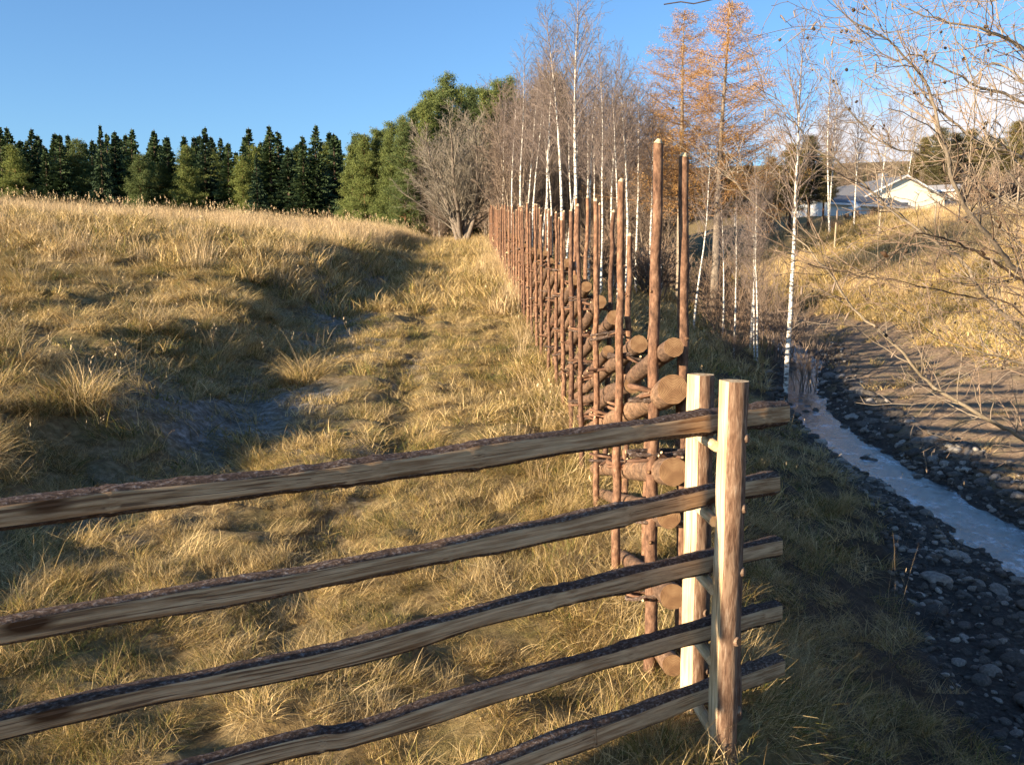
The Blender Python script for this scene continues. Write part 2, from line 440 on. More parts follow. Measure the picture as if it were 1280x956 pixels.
# ------------------------------------------------------------------ mesh builders
class MB:
    def __init__(s): s.v = []; s.f = []; s.m = []; s.b = []; s.mats = []
    def mi(s, name):
        if name not in s.mats: s.mats.append(name)
        return s.mats.index(name)
    def tube(s, pts, rad, sides, mt, caps=(False, False), capmat=None, flat=None, flatmat=None, lump=0.0, rng=None, t0=0.0):
        """flat = list of (unit normal, fraction): the section is cut where r.n > fraction * radius"""
        k = s.mi(mt); n = len(pts); base = len(s.v)
        tl = t0; prev = None; ux = None
        for i in range(n):
            p = pts[i]
            d = (pts[min(i + 1, n - 1)] - pts[max(i - 1, 0)])
            if d.length < 1e-9: d = Vector((0, 0, 1))
            d.normalize()
            if ux is None:
                ref = Vector((0, 0, 1)) if abs(d.z) < .8 else Vector((0, 1, 0))
                ux = d.cross(ref).normalized()
            else:
                ux = (ux - d * ux.dot(d)).normalized()
            uy = d.cross(ux)
            if prev is not None: tl += (p - prev).length
            prev = p
            for j in range(sides):
                a = 2 * math.pi * j / sides
                c, sn = math.cos(a), math.sin(a)
                r = rad[i]
                if lump and rng: r *= 1 + lump * (rng.random() - .5)
                w = ux * (c * r) + uy * (sn * r)
                if flat:
                    for (fn, fr) in flat:
                        q = w.dot(fn)
                        if q > fr * rad[i]: w = w - fn * (q - fr * rad[i])
                s.v.append(p + w); s.b.append((c * rad[i], sn * rad[i], tl))
        for i in range(n - 1):
            for j in range(sides):
                a = base + i * sides + j; b_ = base + i * sides + (j + 1) % sides
                mt_i = k
                if flat:
                    mid = (s.v[a] + s.v[b_]) * .5 - pts[i]
                    e1, e2 = s.v[a] - pts[i], s.v[b_] - pts[i]
                    for (fn, fr) in flat:
                        if e1.dot(fn) > fr * rad[i] * .985 and e2.dot(fn) > fr * rad[i] * .985: mt_i = s.mi(flatmat)
                s.f.append((a, b_, b_ + sides, a + sides)); s.m.append(mt_i)
        ck = s.mi(capmat) if capmat else k
        for e, on in ((0, caps[0]), (1, caps[1])):
            if on:
                o = base + (n - 1) * sides * e
                nb = len(s.v)
                for j in range(sides):
                    s.v.append(s.v[o + j].copy()); s.b.append(s.b[o + j])
                s.v.append(sum((s.v[o + j] for j in range(sides)), Vector()) / sides); s.b.append((0, 0, s.b[o][2]))
                for j in range(sides):
                    t = (nb + j, nb + (j + 1) % sides, nb + sides)
                    s.f.append(t if e else t[::-1]); s.m.append(ck)
    def split_tube(s, pts, rad, fn, fr, mt, flatmat, arc=22, lump=.1, rng=None, capmat=None, caps=(True, True)):
        """a log with one sawn or peeled side; fr(i) = distance of the flat from the axis over the radius"""
        k, kf = s.mi(mt), s.mi(flatmat); n = len(pts); base = len(s.v); tl = 0.0; ch = 4; m = arc + ch
        prev = [0] * m
        for i in range(n):
            p = pts[i]; d = (pts[min(i + 1, n - 1)] - pts[max(i - 1, 0)]).normalized()
            ux = (fn - d * fn.dot(d)).normalized(); uy = d.cross(ux)
            if i: tl += (p - pts[i - 1]).length
            al = math.acos(fr(i)); r = rad[i]
            for j in range(arc):
                an = al + (2 * math.pi - 2 * al) * j / (arc - 1)
                e = 0 if j in (0, arc - 1) else 1
                prev[j] = prev[j] * .45 + rng.gauss(0, 1) * .5 * lump * e
                q = r * (1 + prev[j])
                s.v.append(p + ux * (q * math.cos(an)) + uy * (q * math.sin(an))); s.b.append((r * math.cos(an), r * math.sin(an), tl))
            for j in range(ch):
                t = (j + 1) / (ch + 1); an = al; y = r * math.sin(al)
                yy = -y + 2 * y * t
                prev[arc + j] = prev[arc + j] * .8 + rng.gauss(0, 1) * .004
                s.v.append(p + ux * (r * (math.cos(al) + prev[arc + j])) + uy * yy); s.b.append((r * math.cos(al), yy, tl))
        for i in range(n - 1):
            for j in range(m):
                a = base + i * m + j; b_ = base + i * m + (j + 1) % m
                s.f.append((a, b_, b_ + m, a + m)); s.m.append(kf if j >= arc - 1 else k)
        ck = s.mi(capmat or mt)
        for e in (0, 1):
            if not caps[e]: continue
            o = base + (n - 1) * m * e; nb = len(s.v)
            for j in range(m): s.v.append(s.v[o + j].copy()); s.b.append(s.b[o + j])
            s.v.append(sum((s.v[o + j] for j in range(m)), Vector()) / m); s.b.append((0, 0, s.b[o][2]))
            for j in range(m):
                t = (nb + j, nb + (j + 1) % m, nb + m)
                s.f.append(t if e else t[::-1]); s.m.append(ck)
    def poly(s, pts, mt):
        k = s.mi(mt); b = len(s.v)
        for p in pts: s.v.append(Vector(p)); s.b.append(tuple(p))
        s.f.append(tuple(range(b, b + len(pts)))); s.m.append(k)
    def box(s, lo, hi, mt):
        k = s.mi(mt); b = len(s.v)
        for z in (lo[2], hi[2]):
            for y in (lo[1], hi[1]):
                for x in (lo[0], hi[0]): s.v.append(Vector((x, y, z))); s.b.append((x, y, z))
        for f in ((0, 2, 3, 1), (4, 5, 7, 6), (0, 1, 5, 4), (2, 6, 7, 3), (0, 4, 6, 2), (1, 3, 7, 5)):
            s.f.append(tuple(b + q for q in f)); s.m.append(k)
    def mesh(s, name, smooth=True):
        me = bpy.data.meshes.new(name)
        me.from_pydata([tuple(v) for v in s.v], [], s.f)
        for q in s.mats: me.materials.append(M[q])
        me.polygons.foreach_set('material_index', s.m)
        me.polygons.foreach_set('use_smooth', [smooth] * len(s.f))
        at_ = me.attributes.new('bco', 'FLOAT_VECTOR', 'POINT')
        at_.data.foreach_set('vector', np.array(s.b, dtype=np.float32).ravel())
        me.update(); return me
    def build(s, name, parent=None, smooth=True, loc=None):
        o = bpy.data.objects.new(name, s.mesh(name, smooth)); link(o, parent)
        if loc is not None: o.location = loc
        return o

def np_mesh(name, V, F, mt, var=None, smooth=False, ex=None):
    """V (n,3), F (m,k) all the same size"""
    me = bpy.data.meshes.new(name)
    nv, nf, k = len(V), len(F), F.shape[1]
    me.vertices.add(nv); me.vertices.foreach_set('co', V.astype(np.float32).ravel())
    me.loops.add(nf * k); me.loops.foreach_set('vertex_index', F.astype(np.int32).ravel())
    me.polygons.add(nf)
    me.polygons.foreach_set('loop_start', np.arange(0, nf * k, k, dtype=np.int32))
    me.polygons.foreach_set('loop_total', np.full(nf, k, dtype=np.int32))
    me.polygons.foreach_set('use_smooth', np.full(nf, smooth, dtype=bool))
    me.materials.append(M[mt])
    if var is not None:
        a = me.attributes.new('var', 'FLOAT', 'POINT'); a.data.foreach_set('value', var.astype(np.float32))
    if ex is not None:
        a = me.attributes.new(ex[0], 'FLOAT_COLOR', 'POINT'); a.data.foreach_set('color', ex[1].astype(np.float32).ravel())
    me.update(calc_edges=True); me.validate(); return me

# ------------------------------------------------------------------ ground sheet
def axis(segs):
    out = []
    for a, b_, st in segs: out.append(np.arange(a, b_, st))
    return np.unique(np.concatenate(out))
gx = axis([(-700, -120, 40), (-120, -50, 5), (-50, -22, 1.0), (-22, -8, .28), (-8, -3, .12), (-3, 7.5, .07), (7.5, 14, .16), (14, 32, .6), (32, 80, 2.5), (80, 160, 10), (160, 741, 40)])
gy = axis([(-120, -10, 10), (-10, -1, .8), (-1, 1.2, .25), (1.2, 9, .07), (9, 16, .12), (16, 30, .22), (30, 60, .5), (60, 120, 2.5), (120, 240, 10), (240, 1500, 70)])
GX, GY = np.meshgrid(gx, gy)
GZ = H(GX, GY)
s_ = xs(GY); f_ = xf(GY); v_ = GX - s_; u_ = GX - f_
gl_ = np.minimum(gravel_left(GY), s_ - .55)
nz = (fbm(GX * .8, GY * .8, 4) - .5)
soil_hi = np.interp(GY, [-10, 10, 20, 30, 36, 40], [6.5, 5.2, 3.6, 3.0, 1.5, 0]) + nz * 2.2
soilm = sst(.5, .9, v_) * (1 - sst(0, .5, v_ - soil_hi)) * (GY < 42)
soilm = np.maximum(soilm, (GX > f_ + .7) * (GX < gl_) * sst(.15, .35, (GX - f_) / (gl_ - f_) + nz * .5) * .9)
# dark litter under the trees
soilm = np.maximum(soilm, ((GY > 66) & (GX < 2)) * 1.0)
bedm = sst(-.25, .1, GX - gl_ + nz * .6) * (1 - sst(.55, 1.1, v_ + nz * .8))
rut = np.exp(-((u_ + 3.3 + nz * 1.5) / .75) ** 2) * (.4 + .6 * sst(.4, .55, fbm(GX * 1.1 + 9, GY * 1.1, 3)))
rut = np.maximum(rut, .5 * np.exp(-((u_ + 1.8) / .2) ** 2) * sst(.5, .6, fbm(GX * .7, GY * .7, 2)))
rut = rut * sst(4.5, 8, GY) * (GY < 60)
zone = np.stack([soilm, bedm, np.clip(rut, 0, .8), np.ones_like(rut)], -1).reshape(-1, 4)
ny, nx = GX.shape
idx = np.arange(ny * nx).reshape(ny, nx)
F = np.stack([idx[:-1, :-1], idx[:-1, 1:], idx[1:, 1:], idx[1:, :-1]], -1).reshape(-1, 4)
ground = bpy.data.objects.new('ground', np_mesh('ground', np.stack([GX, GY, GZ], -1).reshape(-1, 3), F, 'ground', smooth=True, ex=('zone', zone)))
wa = ground.data.attributes.new('bank_shade', 'FLOAT', 'POINT'); wa.data.foreach_set('value', (np.clip(sst(.10, .3, (GX - f_) / np.maximum(gl_ - f_, .5) + nz * .4), 0, 1) * (GX > f_ + .4) * (v_ < .3)).astype(np.float32).ravel())  # mask of the shade painted into the slope between fence and stream
link(ground); tag(ground, 'grassy meadow slope with a rutted track and a stream bank', kind='structure')

# water sheet
wy = np.concatenate([np.arange(-8, 30, .12), np.arange(30, 60, 1.0)])
wv_ = []
for y in wy:
    c = float(xs(y)); n1 = float(fbm(np.array([y * 1.6]), np.array([1.0]), 4)[0] - .5); n2 = float(fbm(np.array([y * 1.6]), np.array([7.0]), 4)[0] - .5)
    for q in (-.85, -.2, .2, .80): wv_.append((c + q, y, float(zbed(y)) - .066))
wv_ = np.array(wv_); k4 = np.arange(len(wy) * 4).reshape(-1, 4)
WF = np.stack([k4[:-1, :-1], k4[:-1, 1:], k4[1:, 1:], k4[1:, :-1]], -1).reshape(-1, 4)
water = bpy.data.objects.new('stream_water', np_mesh('stream_water', wv_, WF, 'water', smooth=True))
link(water); tag(water, 'half frozen stream running between stony banks', kind='structure')

# ------------------------------------------------------------------ instancing of stuff by geometry nodes
def scatter(name, protos, P, rot, scl, idx, label, kind='stuff'):
    pc = bpy.data.collections.new(name + '_sources')
    for k, me in enumerate(protos):
        pc.objects.link(bpy.data.objects.new('%s_%02d' % (name, k), me))
    me = bpy.data.meshes.new(name); me.vertices.add(len(P))
    me.vertices.foreach_set('co', P.astype(np.float32).ravel())
    a = me.attributes.new('rotv', 'FLOAT_VECTOR', 'POINT'); a.data.foreach_set('vector', rot.astype(np.float32).ravel())
    a = me.attributes.new('sclv', 'FLOAT', 'POINT'); a.data.foreach_set('value', scl.astype(np.float32))
    a = me.attributes.new('pidx', 'INT', 'POINT'); a.data.foreach_set('value', idx.astype(np.int32))
    ob = bpy.data.objects.new(name, me); link(ob); tag(ob, label, kind=kind)
    ng = bpy.data.node_groups.new(name, 'GeometryNodeTree')
    ng.interface.new_socket('Geometry', in_out='INPUT', socket_type='NodeSocketGeometry')
    ng.interface.new_socket('Geometry', in_out='OUTPUT', socket_type='NodeSocketGeometry')
    N, L = ng.nodes, ng.links
    gi = N.new('NodeGroupInput'); go = N.new('NodeGroupOutput')
    ci = N.new('GeometryNodeCollectionInfo'); ci.inputs['Collection'].default_value = pc
    ci.inputs['Separate Children'].default_value = True; ci.inputs['Reset Children'].default_value = True
    ip = N.new('GeometryNodeInstanceOnPoints'); ip.inputs['Pick Instance'].default_value = True
    def na(t, nm):
        q = N.new('GeometryNodeInputNamedAttribute'); q.data_type = t; q.inputs['Name'].default_value = nm
        return q.outputs['Attribute']
    e2r = N.new('FunctionNodeEulerToRotation')
    L.new(na('FLOAT_VECTOR', 'rotv'), e2r.inputs[0]); L.new(e2r.outputs[0], ip.inputs['Rotation'])
    L.new(na('FLOAT', 'sclv'), ip.inputs['Scale']); L.new(na('INT', 'pidx'), ip.inputs['Instance Index'])
    L.new(gi.outputs[0], ip.inputs['Points']); L.new(ci.outputs[0], ip.inputs['Instance'])
    L.new(ip.outputs[0], go.inputs[0])
    md = ob.modifiers.new('scatter', 'NODES'); md.node_group = ng
    return ob

rs = np.random.RandomState(11)
def tuft(nb, radius, Lm, Ls, th0, th1, width, mt, lean=0.0, heads=0.0, seg=4, outward=.6, gmean=.4, dome=0.0):
    """nb blades; th0/th1: tilt from the vertical at root and tip"""
    a0 = rs.rand(nb) * 2 * np.pi; rr = radius * np.sqrt(rs.rand(nb))
    bx, by = rr * np.cos(a0), rr * np.sin(a0)
    ang = np.where(rs.rand(nb) < outward, a0 + rs.randn(nb) * .5, rs.rand(nb) * 2 * np.pi)
    Lb = np.clip(Lm + Ls * rs.randn(nb), Lm * .35, Lm * 2)
    t0 = th0 * (.3 + rs.rand(nb)) ; t1 = th1 * (.55 + .7 * rs.rand(nb))
    if radius > 0: t0 = t0 * (.35 + rr / radius)
    if lean: ang = np.where(rs.rand(nb) < abs(lean), -.6 + rs.randn(nb) * .5, ang)
    wid = width * (.6 + .8 * rs.rand(nb))
    twist = rs.rand(nb) * 2 * np.pi
    pos = np.stack([bx, by, np.full(nb, -.02)], -1); V = []
    side = np.stack([-np.sin(ang), np.cos(ang), np.zeros(nb)], -1)
    side = side * np.cos(twist)[:, None] * .9 + np.stack([np.cos(ang), np.sin(ang), np.zeros(nb)], -1) * np.sin(twist)[:, None] * .6 + side * .2
    curl = rs.randn(nb) * .25
    for k in range(seg + 1):
        t = k / seg
        w = wid * ((1 - t) ** .6 if k < seg else .05) * .5
        V.append(pos - side * w[:, None]); V.append(pos + side * w[:, None])
        th = t0 + (t1 - t0) * t; aa = ang + curl * t * 2
        pos = pos + (np.stack([np.sin(th) * np.cos(aa), np.sin(th) * np.sin(aa), np.cos(th)], -1)) * (Lb / seg)[:, None]
        pos[:, 2] = np.maximum(pos[:, 2], .004 + dome * 0)
    V = np.stack(V, 1)
    nvb = 2 * (seg + 1)
    F = []
    for k in range(seg):
        F.append(np.stack([np.arange(nb) * nvb + 2 * k, np.arange(nb) * nvb + 2 * k + 1, np.arange(nb) * nvb + 2 * k + 3, np.arange(nb) * nvb + 2 * k + 2], -1))
    F = np.concatenate(F); var = np.repeat(np.clip(gmean + .35 * rs.randn(nb), 0, 1.2), nvb)
    V = V.reshape(-1, 3)
    if heads:
        nh = int(nb * heads); tips = pos[:nh]; HV = []; HF = []
        b0 = len(V)
        for q in range(nh):
            for e in range(5):
                c = tips[q] - np.array([0, 0, .028 * e]) + rs.randn(3) * .008
                d = rs.randn(3) * .010; d[2] = abs(d[2]) + .022; w = rs.randn(3) * width * .9
                HV += [c, c + d * .6 + w, c + d * 1.3, c + d * .6 - w]
                i0 = b0 + (q * 5 + e) * 4; HF.append([i0, i0 + 1, i0 + 2, i0 + 3])
        V = np.concatenate([V, np.array(HV)]); F = np.concatenate([F, np.array(HF)])
        var = np.concatenate([var, np.full(len(HV), .15)])
    me = np_mesh('grass_tuft', V, F, mt, var)
    lum = np.full(len(V), .6); lum[:nb * nvb] = np.repeat(rs.rand(nb), nvb)
    at_ = me.attributes.new('lum', 'FLOAT', 'POINT'); at_.data.foreach_set('value', lum.astype(np.float32))
    return me

near = [tuft(150, .27, .13, .05, 1.45, 1.62, .0045, 'meadow_grass', lean=.3, gmean=.05, outward=.3, seg=2)] + [tuft(190, .22, .21, .07, 1.35, 1.75, .0048, 'meadow_grass', lean=.7, gmean=g, outward=.3) for g in (.08, .3, .6)] + \
       [tuft(200, .14, .17, .06, 1.0, 2.2, .0045, 'meadow_grass', gmean=g, seg=5) for g in (.12, .4)] + \
       [tuft(130, .22, .10, .04, .9, 1.6, .0045, 'meadow_grass', gmean=g, lean=.3) for g in (.65, .4)]
mid = [tuft(130, .26, .22, .07, 1.3, 1.8, .0085, 'meadow_grass', lean=.7, gmean=g, outward=.3) for g in (.06, .18, .34, .55)] + \
      [tuft(140, .16, .19, .06, .95, 2.2, .0075, 'meadow_grass', gmean=g) for g in (.1, .35)] + \
      [tuft(100, .24, .11, .05, .9, 1.7, .0085, 'meadow_grass', gmean=g, lean=.3) for g in (.6, .38)]
far = [tuft(80, .34, .24, .08, .9, 1.9, .017, 'meadow_grass', gmean=g, seg=3, lean=.3) for g in (.1, .28, .5)] + \
      [tuft(90, .24, .32, .1, .5, 1.9, .016, 'meadow_grass', gmean=g, seg=3) for g in (.1, .3)]
tall = [tuft(55, .20, .55, .16, .22, .8, .0045, 'dry_grass', heads=.18, gmean=.12, outward=.6) for _ in range(3)] + \
       [tuft(60, .16, .42, .14, .35, 1.2, .005, 'dry_grass', heads=.1, gmean=.25, outward=.6) for _ in range(2)]
tallfar = [tuft(80, .35, .55, .17, .26, .9, .012, 'dry_grass', heads=.03, gmean=.10, seg=3) for _ in range(3)]
sparse = [tuft(7, .10, .7, .2, .15, .55, .003, 'dry_grass', heads=.3, gmean=.2) for _ in range(4)]
clump = [tuft(480, .17, .40, .10, .65, 2.5, .0060, 'meadow_grass', gmean=g, outward=.85, seg=5) for g in (.12, .25, .4)]

def spots(x0, x1, y0, y1, dens):
    n = int((x1 - x0) * (y1 - y0) * dens)
    return x0 + (x1 - x0) * rs.rand(n), y0 + (y1 - y0) * rs.rand(n)
def inview(x, y, marg=1.2):
    return (y > .6) & (np.abs(x) < (y * .60 + marg))
class Bag:
    def __init__(s): s.p = []; s.r = []; s.s = []; s.i = []
    def add(s, x, y, i0, i1, s0=.7, s1=1.3, sink=0.0, tilt=.2, keep=None):
        k = inview(x, y)
        if keep is not None: k &= keep(x, y)
        x, y = x[k], y[k]; n = len(x)
        s.p.append(np.stack([x, y, H(x, y) - sink], -1))
        s.r.append(np.stack([rs.randn(n) * tilt, rs.randn(n) * tilt, fbm(x * .8 + 40, y * .8, 2) * 16 + rs.randn(n) * .7], -1))
        tk = np.where((x - xf(y) > -2.9) & (x - xf(y) < -.4) & (s1 < 1.2), .72, 1.0)
        s.s.append((s0 + (s1 - s0) * rs.rand(n)) * tk); s.i.append(rs.randint(i0, i1, n)); return s
    def done(s, name, protos, label):
        if s.p: scatter(name, protos, np.concatenate(s.p), np.concatenate(s.r), np.concatenate(s.s), np.concatenate(s.i), label)
def gmask(dens_rut=.5, bank=True):
    def f(x, y):
        u = x - xf(y); v = x - xs(y)
        g = np.minimum(gravel_left(y), xs(y) - .55); g = np.where(y > 26, xs(y) - .8, g)
        p = np.ones_like(x)
        wob = (fbm(x * .9, y * .9, 3) - .5) * 1.4
        r = np.exp(-((u + 3.35 + wob) / .75) ** 2) * sst(4.5, 8, y)
        p *= 1 - (1 - dens_rut) * r * 1.1
        wb = (fbm(y * 0.35, y * 0 + 3, 2) - .5) * 1.2 * .3
        p *= 1 - .65 * np.exp(-((u + 1.75 - wb) / .17) ** 2) * (fbm(x * .6, y * .6, 2) > .42)
        p = np.where(x > g - .15, 0, p)
        sh = np.interp(y, [-10, 10, 20, 30, 36, 40], [6.5, 5.2, 3.6, 3.0, 1.5, 0])
        p = np.where((v > .6), np.where(v > sh + wob, 1, .03), p)
        fld = fbm(x * 1.5 + 3, y * 1.5 + 11, 2)
        p = np.where(u < -4.2, p * (.25 + .75 * sst(.42, .58, fld)), p)
        right = (u > .9) & (x < g)
        p = np.where((x > xf(y) + .5) & (y < 4.6), p * .6, p)
        p = np.where(right, p * np.clip(1.1 - .75 * (x - xf(y) - .6) / np.maximum(g - xf(y) - .6, .5), .1, 1) * .6, p)
        bare = fbm(x * .7 + 31, y * .7 + 3, 3)
        p = p * (.5 + .5 * sst(.36, .5, bare))
        return rs.rand(len(x)) < p
    return f
def ufield(x, y): return x - xf(y)

B1 = Bag()
x, y = spots(-6, 4, .8, 7.5, 115); B1.add(x, y, 0, 8, .38, .92, .0, .25, gmask())
B1.done('meadow_grass', near, 'matted straw and green grass in the foreground')
B2 = Bag()
x, y = spots(-11, 4.5, 7.3, 18, 42); B2.add(x, y, 0, 8, .45, 1.05, 0, .25, gmask())
x, y = spots(5, 13, 8, 18, 22); B2.add(x, y, 0, 8, .6, 1.1, 0, .25, gmask())
B2.done('meadow_grass', mid, 'tufted grass on the track, field and banks in the middle distance')
B3 = Bag()
x, y = spots(-26, 30, 17.5, 34, 16); B3.add(x, y, 0, 5, .6, 1.25, 0, .2, gmask())
x, y = spots(-34, 34, 34, 64, 9); B3.add(x, y, 0, 5, .8, 1.6, 0, .2, gmask())
B3.done('meadow_grass', far, 'grass on the far meadow and hillside')
B4 = Bag()
def tallmask(x, y):
    u = ufield(x, y); v = x - xs(y)
    g = fbm(x * .45 + 3, y * .45, 3)
    p = np.where(u < -5.2, sst(.56, .70, g) * .55, 0)
    p = np.where((u > -.55) & (u < .35), .12, p)
    return rs.rand(len(x)) < p
x, y = spots(-16, 1.5, 4, 20, 7); B4.add(x, y, 0, 5, .5, .95, 0, .15, tallmask)
B4.done('tall_dry_grass', tall, 'tall dry straw coloured grass standing in patches on the field')
B5 = Bag()
def crestmask(x, y):
    u = ufield(x, y); v = x - xs(y)
    c = np.interp(x, [-60, -20, -8, -3, 2], [34, 38, 50, 60, 66])
    g = fbm(x * .3 + 3, y * .3, 3)
    p = np.where(u < -4.5, .06 + .94 * sst(.62, .88, y / c + .35 * (g - .5)), 0)
    p = np.where((u > -4.5) & (y > 48), .5, p)
    p = np.where((u > -.7) & (u < .8) & (y > 16), .25, p)
    sh = np.interp(y, [-10, 10, 20, 30, 36, 40], [6.5, 5.2, 3.6, 3.0, 1.5, 0])
    p = np.where(v > sh + 2, .45 * sst(.4, .6, g), p)
    return rs.rand(len(x)) < p
x, y = spots(-34, 34, 17, 66, 11); B5.add(x, y, 0, 3, .55, 1.05, 0, .12, crestmask)
B5.done('tall_dry_grass', tallfar, 'tall pale dry grass along the crest of the field and on the far hillside')
B6 = Bag()
def sp_mask(x, y):
    u = ufield(x, y)
    return rs.rand(len(x)) < np.where(u < -3.6, .5, np.where((u > 1.0) & (x < gravel_left(y) + .6), .3 * (y > 3.5), .02))
x, y = spots(-8, 4.5, 2.2, 12, 1.6); B6.add(x, y, 0, 4, .45, .95, 0, .2, sp_mask)
B6.done('dry_stalks', sparse, 'single dry grass stalks standing above the turf')
B7 = Bag()
def cl_mask(x, y):
    u = ufield(x, y)
    return rs.rand(len(x)) < np.where(u < -4.2, .62, np.where((u > .6) & (x < gravel_left(y)), .1 * (y > 5), .05))
x, y = spots(-14, 3.5, 2.5, 20, 3.6); B7.add(x, y, 0, 3, .35, .95, .03, .15, cl_mask)
x, y = spots(-22, -2, 18, 36, 1.2); B7.add(x, y, 0, 3, .5, 1.2, .03, .15, cl_mask)
ex = [(265, 385, 11.5), (100, 505, 7.6), (385, 375, 13.0), (380, 430, 11.0), (180, 385, 11.5), (30, 330, 14.5), (20, 450, 8.6)]
EX = np.array([[at(a, b_, c).x, c] for a, b_, c in ex])
B7.add(EX[:, 0], EX[:, 1], 0, 3, 1.0, 1.35, .02, .05)
B7.done('grass_tussocks', clump, 'domed grass tussocks scattered over the field')
B8 = Bag(); B8.add(EX[:, 0] + .05, EX[:, 1] + .05, 0, 5, .7, 1.0, 0, .08)
B8.done('tall_dry_grass', tall, 'dry seed heads rising out of the big tussocks')

# ------------------------------------------------------------------ slip-rail gate in front
rng = random.Random(5)
gate = empty('rail_gate', (at(912, 955, 3.07).x, 3.2, 0.0))
tag(gate, 'five split rails lying between paired upright posts, nearest the camera', 'gate')
GO = gate.location.copy()
PA = at(905, 524, 3.245)
_r = ray(0, 645)
PB = at(0, 645, 3.245 * 1.0); k_ = (PA.z - CAM_H) / _r.z
PB = Vector((0, 0, CAM_H)) + _r * k_
rdir = (PA - PB); rdir.z = 0; rdir.normalize()
fnorm = Vector((rdir.y, -rdir.x, 0.0)).normalized()
def resample(pts, step, smooth=True):
    out = []; n = len(pts)
    def cr(p0, p1, p2, p3, t):
        return 0.5 * ((2 * p1) + (p2 - p0) * t + (2 * p0 - 5 * p1 + 4 * p2 - p3) * t * t + (3 * p1 - p0 - 3 * p2 + p3) * t ** 3)
    for i in range(n - 1):
        p0, p1, p2, p3 = pts[max(i - 1, 0)], pts[i], pts[i + 1], pts[min(i + 2, n - 1)]
        m = max(1, int((p2 - p1).length / step))
        for k in range(m): out.append(cr(p0, p1, p2, p3, k / m))
    out.append(pts[-1].copy()); return out
rails = [
    ([(978, 516), (900, 525), (700, 553), (540, 577), (330, 604), (150, 624), (0, 643)], .048, .026),
    ([(965, 603), (900, 615), (700, 659), (400, 719), (200, 754), (0, 789)], .044, .027),
    ([(970, 682), (894, 699), (640, 759), (450, 812), (270, 850), (60, 893)], .044, .028),
    ([(970, 763), (894, 783), (640, 856), (450, 915), (270, 955)], .043, .030),
    ([(972, 831), (894, 859), (748, 913), (640, 951)], .047, .034)]
ends = []
for q, (px, ra, rb) in enumerate(rails):
    P = [on_plane(a, b_, PA, PB) for a, b_ in px]
    d = (P[-1] - P[-2]); d.z *= .3; d.normalize()
    hor = lambda v: Vector((v.x, v.y, 0))
    tot = 3.95
    have = (hor(P[-1]) - hor(P[0])).length
    nx_ = P[-1] + d * max(.2, tot - have); P.append(nx_); ends.append(nx_)
    P = resample(P, .028)
    n = len(P); rad = []
    for i, p in enumerate(P):
        t = (hor(p) - hor(P[0])).length / tot
        rad.append((ra + (rb - ra) * t) * .93 * (1 + .07 * math.sin(t * 23 + q * 2) + .05 * math.sin(t * 61 + q)))
        if rng.random() < .05: rad[-1] *= 1.10
    mb = MB()
    # one sawn face towards the track side, its height wandering a little
    f = (fnorm + Vector((0, 0, .06 + .05 * math.sin(q * 3)))).normalized()
    mb.split_tube([p - GO for p in P], rad, f, (lambda i, q=q: .76 + .035 * math.sin(i * .11 + q * 2) + .025 * math.sin(i * .37 + q)), 'rail_bark', 'sawn_wood', lump=.055, rng=rng, capmat='rail_bark')
    mb.build('rail', gate)
def post(px0, ytop, Y, r, phi, name='post', lean=(0, 0), frac=.7):
    top = at(px0, ytop, Y); zb = Hs(top.x, Y) - .35
    view = Vector((-top.x, -Y, 0)).normalized(); left = Vector((view.y, -view.x, 0))
    if left.x > 0: left = -left
    n = (view * math.cos(phi) + left * math.sin(phi)).normalized()
    pts = [Vector((top.x + lean[0] * (1 - k / 28), Y, zb + (top.z - zb) * k / 28)) - GO for k in range(29)]
    rad = [r * (1 + .05 * (1 - k / 28) + .02 * math.sin(k * 1.1 + Y * 7)) for k in range(29)]
    mb = MB()
    pts = resample(pts, .03); rad = [rad[min(28, int(i * 28 / (len(pts) - 1)))] for i in range(len(pts))]
    mb.split_tube(pts, rad, n, (lambda i: frac + .03 * math.sin(i * .21) + .02 * math.sin(i * .6)), 'post_bark', 'peeled_wood', arc=26, lump=.022, rng=rng, capmat='peeled_wood')
    # branch stubs
    for k in range(5):
        z = top.z - .18 - k * .24 + rng.uniform(-.03, .03); a = rng.uniform(-1.3, 0.1)
        o = Vector((top.x + math.sin(-a) * 0, Y, z)) - GO
        dr = Vector((math.cos(a), math.sin(a), .15)).normalized()
        mb.tube([o + dr * (r * .7), o + dr * (r * 1.06), o + dr * (r * 1.12)], [.020, .016, .012], 9, 'post_bark', (False, True), 'end_grain', lump=.2, rng=rng)
    o = mb.build(name, gate); return top
t1 = post(916.5, 476, 3.07, .050, R(66), lean=(-.012, 0), frac=.66)
t2 = post(876, 468, 3.41, .050, R(52), lean=(.0, 0), frac=.70)
for k, (ya) in enumerate((545, 633, 713, 796, 874)):
    zc = at(880, ya, 3.3).z
    a = Vector((t1.x - .045, 3.09, zc)) ; b_ = Vector((t2.x - .045 + .02, 3.40, zc + .0))
    mb = MB(); mb.tube([a - GO, (a + b_) * .5 - GO, b_ - GO], [.019, .021, .018], 9, 'peeled_wood', (True, True), 'peeled_wood', lump=.12, rng=rng)
    mb.build('peg', gate)
# brace leaning behind the near post
mb = MB(); a = Vector((t1.x + .09, 3.30, Hs(t1.x + .09, 3.3) - .1)); b_ = Vector((t1.x + .04, 3.20, .56))
mb.tube(resample([a - GO, (a + b_) * .5 - GO, b_ - GO], .05), [.034] * len(resample([a, (a + b_) * .5, b_], .05)), 12, 'post_bark', (False, True), 'end_grain', lump=.1, rng=rng)
mb.build('brace', gate)
